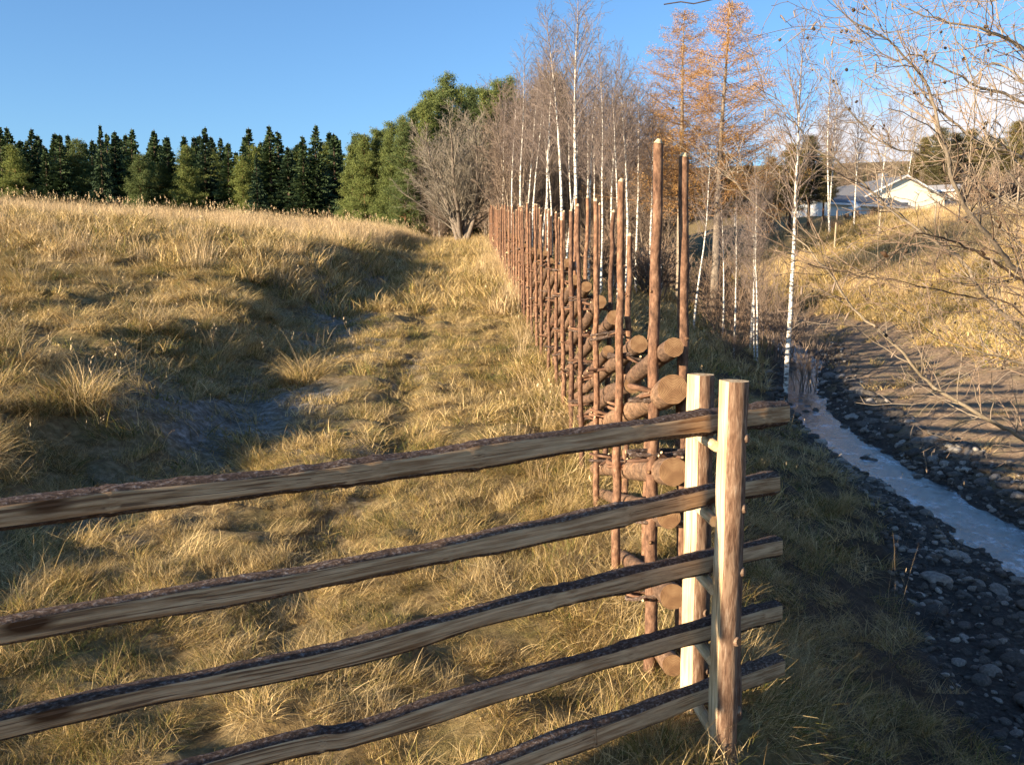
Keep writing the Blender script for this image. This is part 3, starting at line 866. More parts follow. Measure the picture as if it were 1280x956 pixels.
# the other pair of posts, beyond the left edge of the view
e = ends[0] + rdir * .35
for sgn in (1, -1):
    c = e + fnorm * .15 * sgn
    z0 = Hs(c.x, c.y) - .3
    mb = MB(); mb.tube([Vector((c.x, c.y, z0 + (1.27 - z0) * k / 12)) - GO for k in range(13)], [.05] * 13, 18, 'post_bark', (False, True), 'peeled_wood', lump=.04, rng=rng)
    mb.build('post', gate)

# ------------------------------------------------------------------ round-pole fence
fence = empty('roundpole_fence', (0.64, 3.85, 0))
tag(fence, 'long brown round-pole fence of paired stakes climbing along the right of the track', 'fence')
FO = fence.location.copy()
NP = 39
def fpos(i):
    y = 3.85 + 1.03 * i
    return float(xf(y)), y
for i in range(NP):
    fx_, fy_ = fpos(i)
    far_ = i > 14
    sides = 7 if far_ else 12; ns = 5 if far_ else 16
    for sd in (-1, 1):
        x0 = fx_ + sd * .085 + rng.uniform(-.015, .015); y0 = fy_ + rng.uniform(-.05, .05)
        g = Hs(x0, y0)
        h = rng.uniform(1.78, 2.02)
        ln = Vector((rng.uniform(-.03, .03) + sd * .02, rng.uniform(-.05, .05), 0))
        r = rng.uniform(.018, .024)
        if i == 0:
            top = at(821, 181, 3.85) if sd < 0 else at(855, 197, 3.9); h = top.z - g
            b_ = at(812, 835, 3.83) if sd < 0 else at(853, 800, 3.9)
            x0 = b_.x; y0 = b_.y; ln = Vector((top.x - x0, 0, 0)); r = .0255 if sd < 0 else .0265
        if i == 1 and sd < 0: h = 2.08
        if i == 1 and sd > 0: h = 1.78
        if i == 2 and sd < 0: h = 2.0
        pts = [Vector((x0, y0, g - .2)) + Vector((ln.x * k / ns, ln.y * k / ns, (h + .2) * k / ns)) + Vector((rng.uniform(-.006, .006), rng.uniform(-.006, .006), 0)) - FO for k in range(ns + 1)]
        rad = [r * (1.12 - .35 * k / ns) for k in range(ns + 1)]
        if far_: rad = [q * 1.05 for q in rad]
        mb = MB()
        mb.tube(pts, rad, sides, 'stake_bark', (False, False), lump=.10, rng=rng)
        # pointed pale tip
        mb.tube([pts[-1], pts[-1] + Vector((.004, 0, .018))], [rad[-1] * .98, rad[-1] * .45], 8, 'peeled_wood', (False, True), 'peeled_wood')
        if not far_:
            for k in range(rng.randint(4, 8)):
                t = rng.uniform(.25, .95); p = pts[int(t * ns)]; a = rng.uniform(0, 6.28); rr = rad[int(t * ns)]
                dr = Vector((math.cos(a), math.sin(a), .3))
                mb.tube([p + dr * rr * .6, p + dr * rr * 1.35], [rr * .42, rr * .28], 6, 'stake_bark', (False, True), 'end_grain')
        mb.build('stake', fence)
# slanting poles laid between the stakes
def pole(y0, z0, L, slope, r0, r1, nm='pole', jx=0.0, sides=12):
    n = 14; P = []
    for k in range(n + 1):
        t = k / n; y = y0 + L * t
        gg = Hs(float(xf(y)), y)
        P.append(Vector((float(xf(y)) + jx * (1 - 2 * t) + rng.uniform(-.006, .006), y, z0 - slope * L * t + (rng.uniform(-.008, .008)))) - FO)
    rad = [(r0 + (r1 - r0) * k / n) * (1 + rng.uniform(-.04, .04)) for k in range(n + 1)]
    mb = MB(); mb.tube(P, rad, sides, 'log_bark', (True, True), 'end_grain', lump=.06, rng=rng)
    mb.build(nm, fence)
for px, py, r0, jx in ((841, 487, .058, .01), (842, 588, .056, .01), (836, 645, .046, 0), (841, 745, .050, .01), (841, 832, .042, .01)):
    p = at(px, py, 3.56)
    z0 = p.z; y0 = 3.56
    g1 = z0 - Hs(.6, 5)
    L = min(4.2, max(1.2, (z0 + .08) / .27))
    n = 14; P = []
    for k in range(n + 1):
        t = k / n; y = y0 + L * t
        tx = p.x * max(0, 1 - t * L / .9) + float(xf(y)) * min(1, t * L / .9)
        P.append(Vector((tx, y, z0 - .20 * L * t + rng.uniform(-.005, .005))) - FO)
    mb = MB(); mb.tube(P, [r0 * (1 - .3 * k / n) for k in range(n + 1)], 16, 'log_bark', (True, True), 'end_grain', lump=.07, rng=rng)
    mb.build('pole', fence)
for i in range(0, NP - 1):
    x_, y_ = fpos(i)
    g = Hs(x_, y_)
    z0 = g + 1.27 + rng.uniform(-.05, .05)
    L = rng.uniform(4.3, 5.0)
    g2 = Hs(float(xf(y_ + L)), y_ + L)
    slope = (z0 - (g2 + .05)) / L
    ys_ = y_ - rng.uniform(.16, .34)
    if i == 0: ys_, z0 = 3.66, at(806, 432, 3.66).z; slope = (z0 - g2 - .05) / L
    pole(ys_, z0, L, slope, rng.uniform(.038, .050), rng.uniform(.026, .034), jx=rng.uniform(-.01, .01), sides=12 if i < 12 else 7)
for i in range(1, NP - 5):
    x_, y_ = fpos(i); z0 = Hs(x_, y_) + 1.06 + rng.uniform(-.05, .05); L = rng.uniform(3.4, 4.2)
    pole(y_ + rng.uniform(-.25, .1), z0, L, (z0 - Hs(float(xf(y_ + L)), y_ + L) - .05) / L, rng.uniform(.034, .046), rng.uniform(.024, .03), jx=rng.uniform(-.02, .02), sides=10 if i < 12 else 6)
# withy bindings
def ring(mb, c, a, b_, z, tilt, sides=6, r=.009):
    n = 16; P = []
    ph = rng.uniform(0, 6.28)
    for k in range(n + 2):
        t = 2 * math.pi * k / n + ph
        P.append(Vector((c[0] + a * math.cos(t), c[1] + b_ * math.sin(t), z + tilt * math.cos(t) + .006 * k / n)) - FO)
    mb.tube(P, [r * rng.uniform(.8, 1.2) for _ in P], sides, 'rail_bark' if rng.random() < .45 else 'stake_bark', (True, True), 'peeled_wood', lump=.3, rng=rng)
nb_ = 0; rest = MB()
for i in range(NP):
    x_, y_ = fpos(i); g = Hs(x_, y_)
    if i == 0: x_ = .61
    hs = [1.20, .92, .62, .34] if i < 20 else [1.2, .85, .5]
    for h in hs:
        h += rng.uniform(-.05, .05)
        single = nb_ < 100
        mb = MB() if single else rest
        for k in range(2 if i < 8 else 1):
            ring(mb, (x_, y_), .125, .034 + .006 * k, g + h + k * .022, rng.uniform(-.035, .035), 6 if i < 10 else 4, rng.uniform(.007, .011) if i < 10 else .014)
        if single and i < 12:
            for k in range(3):
                a = rng.uniform(0, 6.28); o = Vector((x_ - .1 + rng.uniform(0, .2), y_ - .035, g + h + .01)) - FO
                d = Vector((math.cos(a) * .07, -abs(math.sin(a)) * .05, rng.uniform(-.04, .05)))
                mb.tube([o, o + d], [.009, .006], 5, 'stake_bark', (False, True), 'peeled_wood')
        if single: mb.build('binding', fence)
        nb_ += 1
o = rest.build('binding_rings', fence); o['kind'] = 'stuff'

# ------------------------------------------------------------------ bare trees
def perp(d, rng_):
    v = Vector((rng_.gauss(0, 1), rng_.gauss(0, 1), rng_.gauss(0, 1)))
    return (v - d * v.dot(d)).normalized()
def grow(out, p, d, L, r, lvl, P, rg):
    ns = P['seg'][lvl]; st = L / ns
    pts = [p.copy()]; q = p.copy(); dd = d.copy()
    for k in range(ns):
        dd = dd + perp(dd, rg) * P['wob'][lvl] + Vector((0, 0, P['trop'][lvl]))
        dd.normalize(); q = q + dd * st; pts.append(q.copy())
    tip = P['tip'][lvl]
    rad = [r * (1 - (1 - tip) * (k / ns)) for k in range(ns + 1)]
    out.append((lvl, pts, rad))
    if lvl < P['max']:
        n = P['n'][lvl]; n = max(1, int(n * rg.uniform(.8, 1.2) * (1 if lvl == 0 else min(1, L / P['ref'][lvl]))))
        t0 = P['t0'][lvl]
        for k in range(n):
            t = t0 + (1 - t0) * (k + rg.random()) / n; t = min(t, .985)
            f = t * ns; i = int(f); b0 = pts[i].lerp(pts[min(i + 1, ns)], f - i)
            ax = (pts[min(i + 1, ns)] - pts[i]).normalized()
            side = perp(ax, rg)
            if lvl == 0: 
                side = Vector((math.cos(k * 2.4 + rg.random()), math.sin(k * 2.4 + rg.random()), 0))
            an = P['ang'][lvl] * rg.uniform(.75, 1.25)
            nd = (ax * math.cos(an) + side * math.sin(an)).normalized()
            u = (t - t0) / (1 - t0)
            if lvl == 0: ll = P['L1'](u) * rg.uniform(.75, 1.2)
            else: ll = L * P['ratio'][lvl] * (1 - .55 * u) * rg.uniform(.6, 1.25)
            cr = max(P['rmin'][lvl + 1], min(rad[min(i, ns)] * .75, P['rk'][lvl + 1] * ll))
            grow(out, b0, nd, ll, cr, lvl + 1, P, rg)
def bare_proto(P, seed, stems, trunk_mat, mid_mat, twig_m, trunk_sides=8):
    rg = random.Random(seed); tubes = []
    for (p, d, L, r) in stems: grow(tubes, Vector(p), Vector(d).normalized(), L, r, 0, P, rg)
    a, b_ = MB(), MB()
    for lvl, pts, rad in tubes:
        if lvl == 0: a.tube(pts, rad, trunk_sides, trunk_mat, lump=.04, rng=rg)
        elif lvl == 1: b_.tube(pts, rad, 4, mid_mat)
        else: b_.tube(pts, rad, 3, twig_m)
    return a.mesh('trunk'), b_.mesh('crown')
BIRCH = dict(seg=[16, 6, 4, 3], wob=[.028, .10, .14, .2], trop=[.012, .035, -.02, -.06], tip=[.06, .3, .4, .5], max=3,
             n=[66, 11, 6], t0=[.30, .12, .15], ang=[.62, .6, .6], ratio=[0, .42, .5], ref=[1, 1.2, .6], rmin=[0, .007, .0055, .0048], rk=[0, .009, .007, .006],
             L1=lambda u: .35 + 1.9 * (1 - u) ** .8 * (.45 + .55 * min(1, u * 4)))
def birch(seed, h=10., r=.062, lean=(0, 0), fork=False, t0=.3):
    P = dict(BIRCH); P['t0'] = [t0 + .10, .12, .15]; P['n'] = [54, 10, 5]
    st = [((0, 0, -.2), (lean[0], lean[1], 1), h, r)]
    if fork: st.append(((.12, .05, -.2), (lean[0] + .09, lean[1] - .05, 1), h * .88, r * .8))
    return bare_proto(P, seed, st, 'birch_bark', 'birch_twig', 'birch_twig', 9)
birches = [birch(1), birch(2, r=.07, t0=.38), birch(3, lean=(.05, 0), r=.05), birch(4, lean=(-.04, .02), fork=True), birch(5, r=.055, t0=.42), birch(6, lean=(.03, 0), r=.078, t0=.34)]
P = dict(BIRCH); P['n'] = [40, 10, 6]; P['t0'] = [.12, .12, .15]; P['L1'] = lambda u: .5 + 2.4 * (1 - u) ** .7; P['rmin'] = [0, .012, .009, .0085]
thickets = []
for s in (11, 12, 13, 14):
    thickets.append(bare_proto(P, s, [((0, 0, -.2), (0, 0, 1), 10, .08), ((.3, .2, -.2), (.12, .05, 1), 8.5, .06)][:1 + s % 2], 'grey_bark', 'red_twig', 'red_twig', 6))
thickets.append(bare_proto(P, 15, [((0, 0, -.2), (0, 0, 1), 10, .09)], 'birch_bark', 'red_twig', 'red_twig', 6))
OLD = dict(seg=[12, 7, 5, 4], wob=[.10, .14, .18, .2], trop=[.03, .05, .03, .0], tip=[.2, .25, .3, .4], max=3,
           n=[22, 12, 6], t0=[.12, .15, .15], ang=[.6, .65, .6], ratio=[0, .5, .5], ref=[1, 1.5, .7], rmin=[0, .014, .010, .008], rk=[0, .014, .01, .008],
           L1=lambda u: 1.1 + 2.0 * (1 - u))
rg0 = random.Random(3)
oldtree = bare_proto(OLD, 21, [((rg0.uniform(-.3, .3), rg0.uniform(-.2, .2), -.2), (math.cos(k * 1.05) * rg0.uniform(.15, .45), math.sin(k * 1.05) * .35, 1), rg0.uniform(5.5, 8), .13) for k in range(7)], 'grey_bark', 'grey_twig', 'grey_twig', 8)
SHR = dict(seg=[7, 4, 3], wob=[.10, .16, .2], trop=[.02, .04, .0], tip=[.25, .3, .4], max=2, n=[10, 5], t0=[.15, .15], ang=[.55, .6], ratio=[0, .5], ref=[1, .5],
           rmin=[0, .005, .0045], rk=[0, .008, .007], L1=lambda u: .25 + .6 * (1 - u))
def shrub(seed, n, h, spread, mt, rmul=1.0):
    rg = random.Random(seed); P = dict(SHR); P['rmin'] = [0, .005 * rmul, .0045 * rmul]
    st = [((rg.uniform(-.3, .3), rg.uniform(-.3, .3), -.1), (rg.gauss(0, spread), rg.gauss(0, spread), 1), h * rg.uniform(.55, 1.05), .014 * rmul) for _ in range(n)]
    return bare_proto(P, seed, st, mt, mt, mt, 4)
shrubs = [shrub(31, 16, 2.4, .28, 'brush_twig'), shrub(32, 20, 2.0, .4, 'brush_twig'), shrub(33, 14, 2.8, .2, 'red_twig')]
shrubs_far = [shrub(34, 26, 2.4, .35, 'brush_twig', 2.6), shrub(35, 26, 2.2, .4, 'red_twig', 2.6)]
LARCH = dict(seg=[18, 7, 4], wob=[.012, .05, .12], trop=[0.01, .045, -.03], tip=[.06, .25, .4], max=2,
             n=[150, 15], t0=[.34, .12], ang=[1.45, .75], ratio=[0, .38], ref=[1, 1.6], rmin=[0, .010, .005], rk=[0, .008, .008],
             L1=lambda u: .22 + 2.7 * (1 - u) ** .8)

def leafcloud(pts, n_each, spread, size, mt, rs_, aspect=.35, flat=1.0):
    """n_each little rhombs around every point"""
    C = np.repeat(np.array(pts), n_each, 0)
    n = len(C)
    C = C + rs_.randn(n, 3) * np.array([spread, spread, spread * flat])
    d = rs_.randn(n, 3); d /= np.linalg.norm(d, axis=1)[:, None]
    w = np.cross(d, rs_.randn(n, 3)); w /= np.linalg.norm(w, axis=1)[:, None]
    s = size * (.6 + .8 * rs_.rand(n))[:, None]
    V = np.stack([C - d * s * .5, C + w * s * aspect * .5, C + d * s * .5, C - w * s * aspect * .5], 1).reshape(-1, 3)
    F = np.arange(n * 4).reshape(-1, 4)
    return np_mesh('crown', V, F, mt, np.repeat(rs_.rand(n), 4))
def larch(seed):
    rg = random.Random(seed); tubes = []
    grow(tubes, Vector((0, 0, -.2)), Vector((0, 0, 1)), 12, .14, 0, LARCH, rg)
    a, b_ = MB(), MB(); pts = []
    for lvl, p, rad in tubes:
        if lvl == 0: a.tube(p, rad, 9, 'grey_bark')
        else:
            b_.tube(p, rad, 3, 'larch_twig')
            for k in range(1, len(p)):
                for q in range(2): pts.append(tuple(p[k - 1].lerp(p[k], rg.random())))
    rs_ = np.random.RandomState(seed)
    return a.mesh('trunk'), b_.mesh('crown'), leafcloud(pts, 3, .06, .048, 'larch_needles', rs_, .3)
larches = [larch(41), larch(42)]

def conifer(seed, h, kind):
    rs_ = np.random.RandomState(seed); rg = random.Random(seed)
    a = MB(); n = 10
    a.tube([Vector((math.sin(k * .7 + seed) * .03 * k / n, 0, -.3 + (h + .3) * k / n)) for k in range(n + 1)], [.17 * (1 - k / n) + .012 for k in range(n + 1)], 8, 'pine_bark' if kind != 'spruce' else 'dark_bark')
    V = []
    if kind == 'spruce':
        wmax = h * rg.uniform(.15, .19); nb = 560; lobes = [(0, rg.uniform(.90, 1.10)) for _ in range(12)]
        for k in range(nb):
            u = ((k + rg.random()) / nb) ** 1.25; z = h * (.03 + .96 * u)
            Lb = wmax * (1 - u) ** 1.02 * lobes[int(u * 11.9)][1] + .03
            az = rg.uniform(0, 6.28); L = Lb * rg.uniform(.7, 1.08)
            m = max(2, int(L / .13))
            for j in range(m):
                t = (j + .6) / m
                zz = z + (.25 if u > .7 else -.02) * t * L - .28 * L * t * t + .12 * L * t ** 3
                c = np.array([math.cos(az) * L * t, math.sin(az) * L * t, zz])
                for sgn in (-1, 1):
                    wd = (.20 * (1.15 - t) + .06) * (1.15 - .8 * u)
                    out_ = np.array([math.cos(az), math.sin(az), 0]); sd = np.array([-math.sin(az), math.cos(az), 0]) * sgn
                    tip = c + out_ * wd * .7 + sd * wd * rg.uniform(.6, 1.2) + np.array([0, 0, -rg.uniform(.03, .2)])
                    b1 = c + out_ * .09; b0 = c - out_ * .06 + np.array([0, 0, -.05])
                    V += [b0, b1, tip, (b0 + tip) * .5 + np.array([0, 0, -.05])]
        V = np.array(V); V += rs_.randn(*V.shape) * .02
        F = np.arange(len(V)).reshape(-1, 4)
        cm = np_mesh('crown', V, F, 'spruce_needles', np.repeat(rs_.rand(len(F)), 4))
        return a.mesh('trunk'), cm
    # pine: clumps of needles at branch ends
    pts = []; t0 = .10 if kind == 'pine' else .3
    b_ = MB(); z = h * t0
    wmax = h * rg.uniform(.15, .19)
    while z < h * .97:
        u = (z / h - t0) / (1 - t0)
        Lb = wmax * (1 - u) ** .55 * min(1, (u + .2) * 3) * rg.uniform(.65, 1.15) + .12
        for k in range(rg.randint(4, 7)):
            az = rg.uniform(0, 6.28); L = Lb * rg.uniform(.55, 1.15); up = rg.uniform(.1, .45)
            p0 = Vector((0, 0, z)); e_ = Vector((math.cos(az) * L, math.sin(az) * L, z + up * L))
            b_.tube([p0, p0.lerp(e_, .5) - Vector((0, 0, .08 * L)), e_], [.03, .02, .008], 3, 'pine_bark')
            m = max(2, int(L / .22))
            for j in range(m):
                t = .3 + .7 * (j + rg.random()) / m; c = p0.lerp(e_, t)
                for q in range(2): pts.append((c.x + rg.gauss(0, .13 + .05 * L), c.y + rg.gauss(0, .13 + .05 * L), c.z + rg.gauss(0, .07)))
        z += rg.uniform(.18, .34)
    cm = leafcloud(pts, 34, .15, .13, 'pine_needles' if kind != 'brown' else 'brown_pine_needles', rs_, .28, .8)
    return a.mesh('trunk'), cm, b_.mesh('branches')
spruces = [conifer(51 + k, 12, 'spruce') for k in range(4)]
pines = [conifer(61 + k, 12, 'pine') for k in range(4)]
highpines = [conifer(71 + k, 12, 'high') for k in range(2)]
brownpines = [conifer(76 + k, 12, 'brown') for k in range(2)]

def put(name, proto, px, Y, ytop, ph, label, cat, group=None, pb=None, rot=None, wide=1.0, rg=rng, names=('trunk', 'crown', 'needles'), x=None):
    """stand a tree at distance Y on the ground, with the height its top has at row ytop"""
    if x is None: x = at(px, 350, Y).x
    z = Hs(x, Y)
    s = max(.15, (at(px, ytop, Y).z - z) / ph) if ytop is not None else ph / 2.4
    e_ = empty(name, (x, Y, z), rg.uniform(0, 6.28) if rot is None else rot)
    e_.scale = (s * wide, s * wide, s)
    tag(e_, label, cat, group)
    for nm, me in zip(names, proto):
        link(bpy.data.objects.new(nm, me), e_)
    return e_

T = 'bare white birches standing behind the fence'
strong = [  # px at about row 300, distance, row of the top, proto
    (653, 33, 40, 3, 'slim bare birch nearest the far end of the fence'),
    (664, 40, 60, 4, None), (676, 36, 45, 2, None), (684, 30, 30, 0, None), (690, 42, 70, 4, None),
    (701, 27, -10, 1, 'tall bare birch with a dark-marked trunk rising left of the straightest white trunk'),
    (707, 34, 50, 2, None),
    (722, 23.5, -45, 5, 'tallest bright straight birch trunk standing in the middle of the grove'),
    (736, 31, 50, 0, None), (751, 27, 40, 2, None), (745, 36, 70, 4, None), (767, 32, 60, 3, None), (783, 28, 50, 1, None), (795, 34, 80, 0, None),
    (772, 24, 75, 4, None), (811, 33, 110, 5, None), (828, 38, 120, 2, None), (640, 45, 85, 0, None), (629, 47, 95, 2, None), (660, 48, 80, 3, None), (716, 41, 60, 2, None), (733, 45, 70, 0, None)]
for k, (px, Y, yt, pr, lb) in enumerate(strong):
    put('birch_tree', birches[pr], px, Y, yt, 10, lb or 'slim bare birch with white trunk in the grove behind the fence', 'birch', 'birches in the grove behind the fence')
put('birch_tree', birches[2], 868, 25, 120, 10, 'slender birch leaning right in front of the orange larches', 'birch', rot=.0)
put('birch_tree', birch(7, r=.074, lean=(.035, -.02), t0=.36), 986, 19.6, 2, 10, 'largest birch on the stream edge with a white lower trunk', 'birch', rot=0.3, wide=.95)
for k, (px, Y, yt, lb) in enumerate([(920, 22, 235, 'thin young birch pair on the bank left of the stream birch'), (949, 23, 215, 'young birch leaning left closest to the stream birch'), (940, 24.5, 190, 'young reddish birch standing between two thinner ones'), (905, 26, 225, 'young birch nearest the leaning slender birch')]):
    put('young_birch', birches[(k * 2 + 1) % 6], px, Y, yt, 10, lb, 'birch', 'young birches on the stream bank')
put('larch_tree', larches[0], 850, 36, 8, 12, 'orange needled larch on the left of the pair', 'larch', wide=1.3)
put('larch_tree', larches[1], 893, 33, -8, 12, 'orange needled larch on the right of the pair, slightly taller', 'larch', wide=1.35)
put('deciduous_tree', oldtree, 578, 50, 128, 8, 'spreading bare many-stemmed grey tree where the track ends', 'tree', rot=.4, wide=1.25)
put('deciduous_tree', thickets[1], 524, 60, 178, 10, 'bare brown tree left of the spreading grey tree', 'tree')

rg1 = random.Random(77)
G1 = 'bare brown trees crowded behind the birch grove'
for k in range(74):
    px = rg1.uniform(520, 830); Y = rg1.uniform(46, 72)
    if px < 610: Y = rg1.uniform(58, 74); yt = rg1.uniform(190, 235)
    else: yt = rg1.uniform(95, 175)
    put('bare_tree', thickets[rg1.randrange(5)], px, Y, yt, 10, 'brown bare tree in the dense thicket behind the white birches', 'tree', G1, rg=rg1, wide=1.25)
G2 = 'bare trees behind the stream valley'
for k in range(38):
    px = rg1.uniform(820, 1290); Y = rg1.uniform(60, 90)
    yt = rg1.uniform(150, 235) if px < 1050 else rg1.uniform(165, 225)
    if 985 < px < 1250: Y = rg1.uniform(100, 118); yt -= 12
    tx = at(px, 300, Y).x
    if tx < 35 and abs((tx - 36) * .566 - (Y - 86) * .824) < 5.5: continue
    put('bare_tree', thickets[rg1.randrange(5)], px, Y, yt, 10, 'brown bare tree among others beyond the stream valley', 'tree', G2, rg=rg1, wide=1.25)
for px, Y, yt in ((1065, 60, 105), (1098, 70, 112), (1035, 58, 60), (1128, 95, 120)):
    put('birch_tree', birches[rg1.randrange(6)], px, Y, yt, 10, 'thin purple-grey birch standing out against the clouds', 'birch', 'thin birches against the clouds', rg=rg1)
# dark forest beyond the field
G3 = 'dark conifers along the edge of the forest beyond the field'
xk = -40; k = 0
while xk < 428:
    kind = rg1.random()
    yt = rg1.uniform(158, 196)
    if xk > 400: yt = rg1.uniform(165, 185)
    Y = rg1.uniform(84, 96)
    if kind < .58: put('spruce_tree', spruces[rg1.randrange(4)], xk, Y, yt - 4, 12, 'dark pointed spruce in the forest edge beyond the field', 'spruce', G3, rg=rg1, wide=rg1.uniform(1.6, 2.2))
    else: put('pine_tree', pines[rg1.randrange(4)], xk, Y, yt + 10, 12, 'paler rounded pine among the dark spruces beyond the field', 'pine', G3, rg=rg1, wide=1.15)
    xk += rg1.uniform(6, 12)
for k in range(84):
    px = rg1.uniform(-60, 470); Y = rg1.uniform(97, 125)
    put('spruce_tree', spruces[rg1.randrange(4)], px, Y, rg1.uniform(166, 200), 12, 'dark pointed spruce standing deeper in the forest beyond the field', 'spruce', 'spruces deeper in the forest', rg=rg1, wide=2.1)
put('spruce_tree', spruces[1], 325, 78, 190, 12, 'small pointed spruce standing out in front of the forest edge', 'spruce', wide=1.2)
put('spruce_tree', spruces[0], 134, 80, 155, 12, 'tallest pointed spruce on the left of the forest edge', 'spruce', wide=1.2)
# sunlit pines at the end of the track
pl = [(443, 66, 178), (458, 63, 166), (474, 64, 158), (492, 62, 150), (508, 60, 150), (452, 72, 165), (484, 72, 158)]
for px, Y, yt in pl:
    put('pine_tree', pines[rg1.randrange(4)], px, Y, yt, 12, 'bushy sunlit green pine in the row left of the track end', 'pine', 'sunlit pines left of the track end', rg=rg1, wide=1.0)
for px, Y, yt in [(506, 62, 142), (518, 63, 132), (534, 62, 122), (556, 63, 112), (590, 64, 104), (528, 64, 125), (548, 66, 108), (562, 68, 88), (578, 68, 104), (538, 72, 110), (605, 66, 106), (622, 68, 96), (638, 68, 92), (592, 74, 112), (650, 72, 118), (615, 76, 108)]:
    put('pine_tree', pines[rg1.randrange(4)], px, Y, yt, 12, 'tall green pine behind the spreading grey tree', 'pine', 'tall pines behind the spreading grey tree', rg=rg1, wide=.85)
for px, Y, yt, w in [(690, 62, 88, 1), (700, 70, 100, 1), (672, 72, 110, 1), (960, 66, 195, 1.3), (985, 62, 178, 1.3), (1008, 64, 168, 1.3), (1026, 68, 190, 1.2), (932, 72, 205, 1.3), (900, 70, 190, 1.2), (850, 70, 180, 1.1)]:
    put('pine_tree', brownpines[rg1.randrange(2)], px, Y, yt, 12, 'brownish pine standing among the bare trees', 'pine', 'brownish pines among bare trees', rg=rg1, wide=w)
for px, Y, yt in [(1075, 120, 214), (1090, 125, 208), (1104, 122, 216), (1060, 118, 222), (1120, 124, 220), (1045, 116, 216)]:
    put('spruce_tree', spruces[rg1.randrange(4)], px, Y, yt, 12, 'far dark spruce showing above the house roofs', 'spruce', 'spruces above the house roofs', rg=rg1, wide=1.5)
for px, Y, yt in [(1150, 108, 170), (1168, 104, 158), (1188, 106, 165), (1205, 112, 160), (1240, 100, 172), (1262, 104, 150), (1285, 98, 140), (1225, 118, 168), (1140, 116, 190)]:
    put('pine_tree', brownpines[rg1.randrange(2)], px, Y, yt, 12, 'brown-green tree rising behind the gabled house', 'pine', 'trees behind the gabled house', rg=rg1, wide=1.35)
for k in range(44):
    px = rg1.uniform(590, 1300); Y = rg1.uniform(118, 140); yt = rg1.uniform(205, 238)
    if rg1.random() < .6: put('pine_tree', brownpines[rg1.randrange(2)], px, Y, yt, 12, 'dim brown-green pine in the farthest row closing the valley', 'pine', 'farthest trees closing the valley', rg=rg1, wide=1.9)
    else: put('spruce_tree', spruces[rg1.randrange(4)], px, Y, yt, 12, 'dim spruce in the farthest row closing the valley', 'spruce', 'farthest spruces closing the valley', rg=rg1, wide=2.2)
# brush
G5 = 'bare bushes on the stream bank'
for px, Y, yt in [(905, 27, 330), (925, 25, 322), (965, 24, 335), (975, 27, 315), (950, 30, 305), (890, 31, 320), (935, 34, 300), (880, 36, 310), (915, 21.5, 372), (1015, 20.8, 385)]:
    put('bush', shrubs[rg1.randrange(3)], px, Y, yt, 2.4, 'bare twiggy bush on the bank around the stream birches', 'bush', G5, rg=rg1)
for k in range(14):
    px = rg1.uniform(610, 905); Y = rg1.uniform(30, 52)
    if at(px, 300, Y).x < xf(Y) + 1.2: continue
    put('bush', shrubs_far[rg1.randrange(2)], px, Y, None, 2.3, 'brown undergrowth bush beneath the birch grove', 'bush', 'undergrowth bushes beneath the birches', rg=rg1)
for k in range(32):
    px = rg1.uniform(1000, 1290); Y = rg1.uniform(58, 74)
    put('bush', shrubs_far[rg1.randrange(2)], px, Y, None, rg1.uniform(2.6, 4.2) * (.2 if 1000 < px < 1200 else 1), 'reddish brown bush along the top of the grassy hill', 'bush', 'bushes along the hilltop', rg=rg1)

# ------------------------------------------------------------------ houses on the hill
def house(name, px, Y, w, dp, ye, yp, rz, wall, roof, label, windows=1, chim=False, over=.35, yb=268):
    c = at(px, 240, Y); ze, zp, z0 = at(px, ye, Y).z, at(px, yp, Y).z, min(Hs(c.x, Y), at(px, yb, Y).z) - 1.0
    e_ = empty(name, (c.x, Y, z0), rz); tag(e_, label, 'house')
    ze -= z0; zp -= z0
    mb = MB()
    a = [(-w / 2, 0, 0), (w / 2, 0, 0), (w / 2, 0, ze), (0, 0, zp - .08), (-w / 2, 0, ze)]
    mb.poly(a, wall); mb.poly([(x, dp, z) for x, y, z in a][::-1], wall)
    mb.poly([(-w / 2, dp, 0), (-w / 2, 0, 0), (-w / 2, 0, ze), (-w / 2, dp, ze)], wall)
    mb.poly([(w / 2, 0, 0), (w / 2, dp, 0), (w / 2, dp, ze), (w / 2, 0, ze)], wall)
    mb.build('wall', e_, False)
    mb = MB(); th = .16
    for s in (-1, 1):
        ex_, ez = s * (w / 2 + over), ze - over * (zp - ze) / (w / 2)
        y0, y1 = -over, dp + over
        tp = [(0, y0, zp), (ex_, y0, ez), (ex_, y1, ez), (0, y1, zp)]
        up = [(x, y, z + th) for x, y, z in tp]
        mb.poly(up if s > 0 else up[::-1], roof); mb.poly(tp[::-1] if s > 0 else tp, roof)
        mb.poly([tp[0], tp[1], up[1], up[0]], 'trim_white'); mb.poly([tp[1], tp[2], up[2], up[1]], 'trim_white'); mb.poly([tp[2], tp[3], up[3], up[2]], 'trim_white')
    rf = mb.build('roof', e_, False)
    if chim:
        mb = MB(); mb.box((.5, dp * .4, zp - .5), (1.1, dp * .4 + .6, zp + .8), 'roof_grey'); mb.build('chimney', rf, False)
    for k in range(windows):
        x = (k - (windows - 1) / 2) * 1.9; zc = ze - .9
        mb = MB(); 
        for bx in (((x - .5, -.06, zc - .6), (x - .42, .02, zc + .6)), ((x + .42, -.06, zc - .6), (x + .5, .02, zc + .6)), ((x - .42, -.06, zc + .52), (x + .42, .02, zc + .6)), ((x - .42, -.06, zc - .6), (x + .42, .02, zc - .52))): mb.box(bx[0], bx[1], 'trim_white')
        wd = mb.build('window', e_, False)
        mb = MB(); mb.box((x - .42, -.03, zc - .52), (x + .42, -.004, zc + .52), 'glass_dark'); mb.build('pane', wd, False)
    return e_
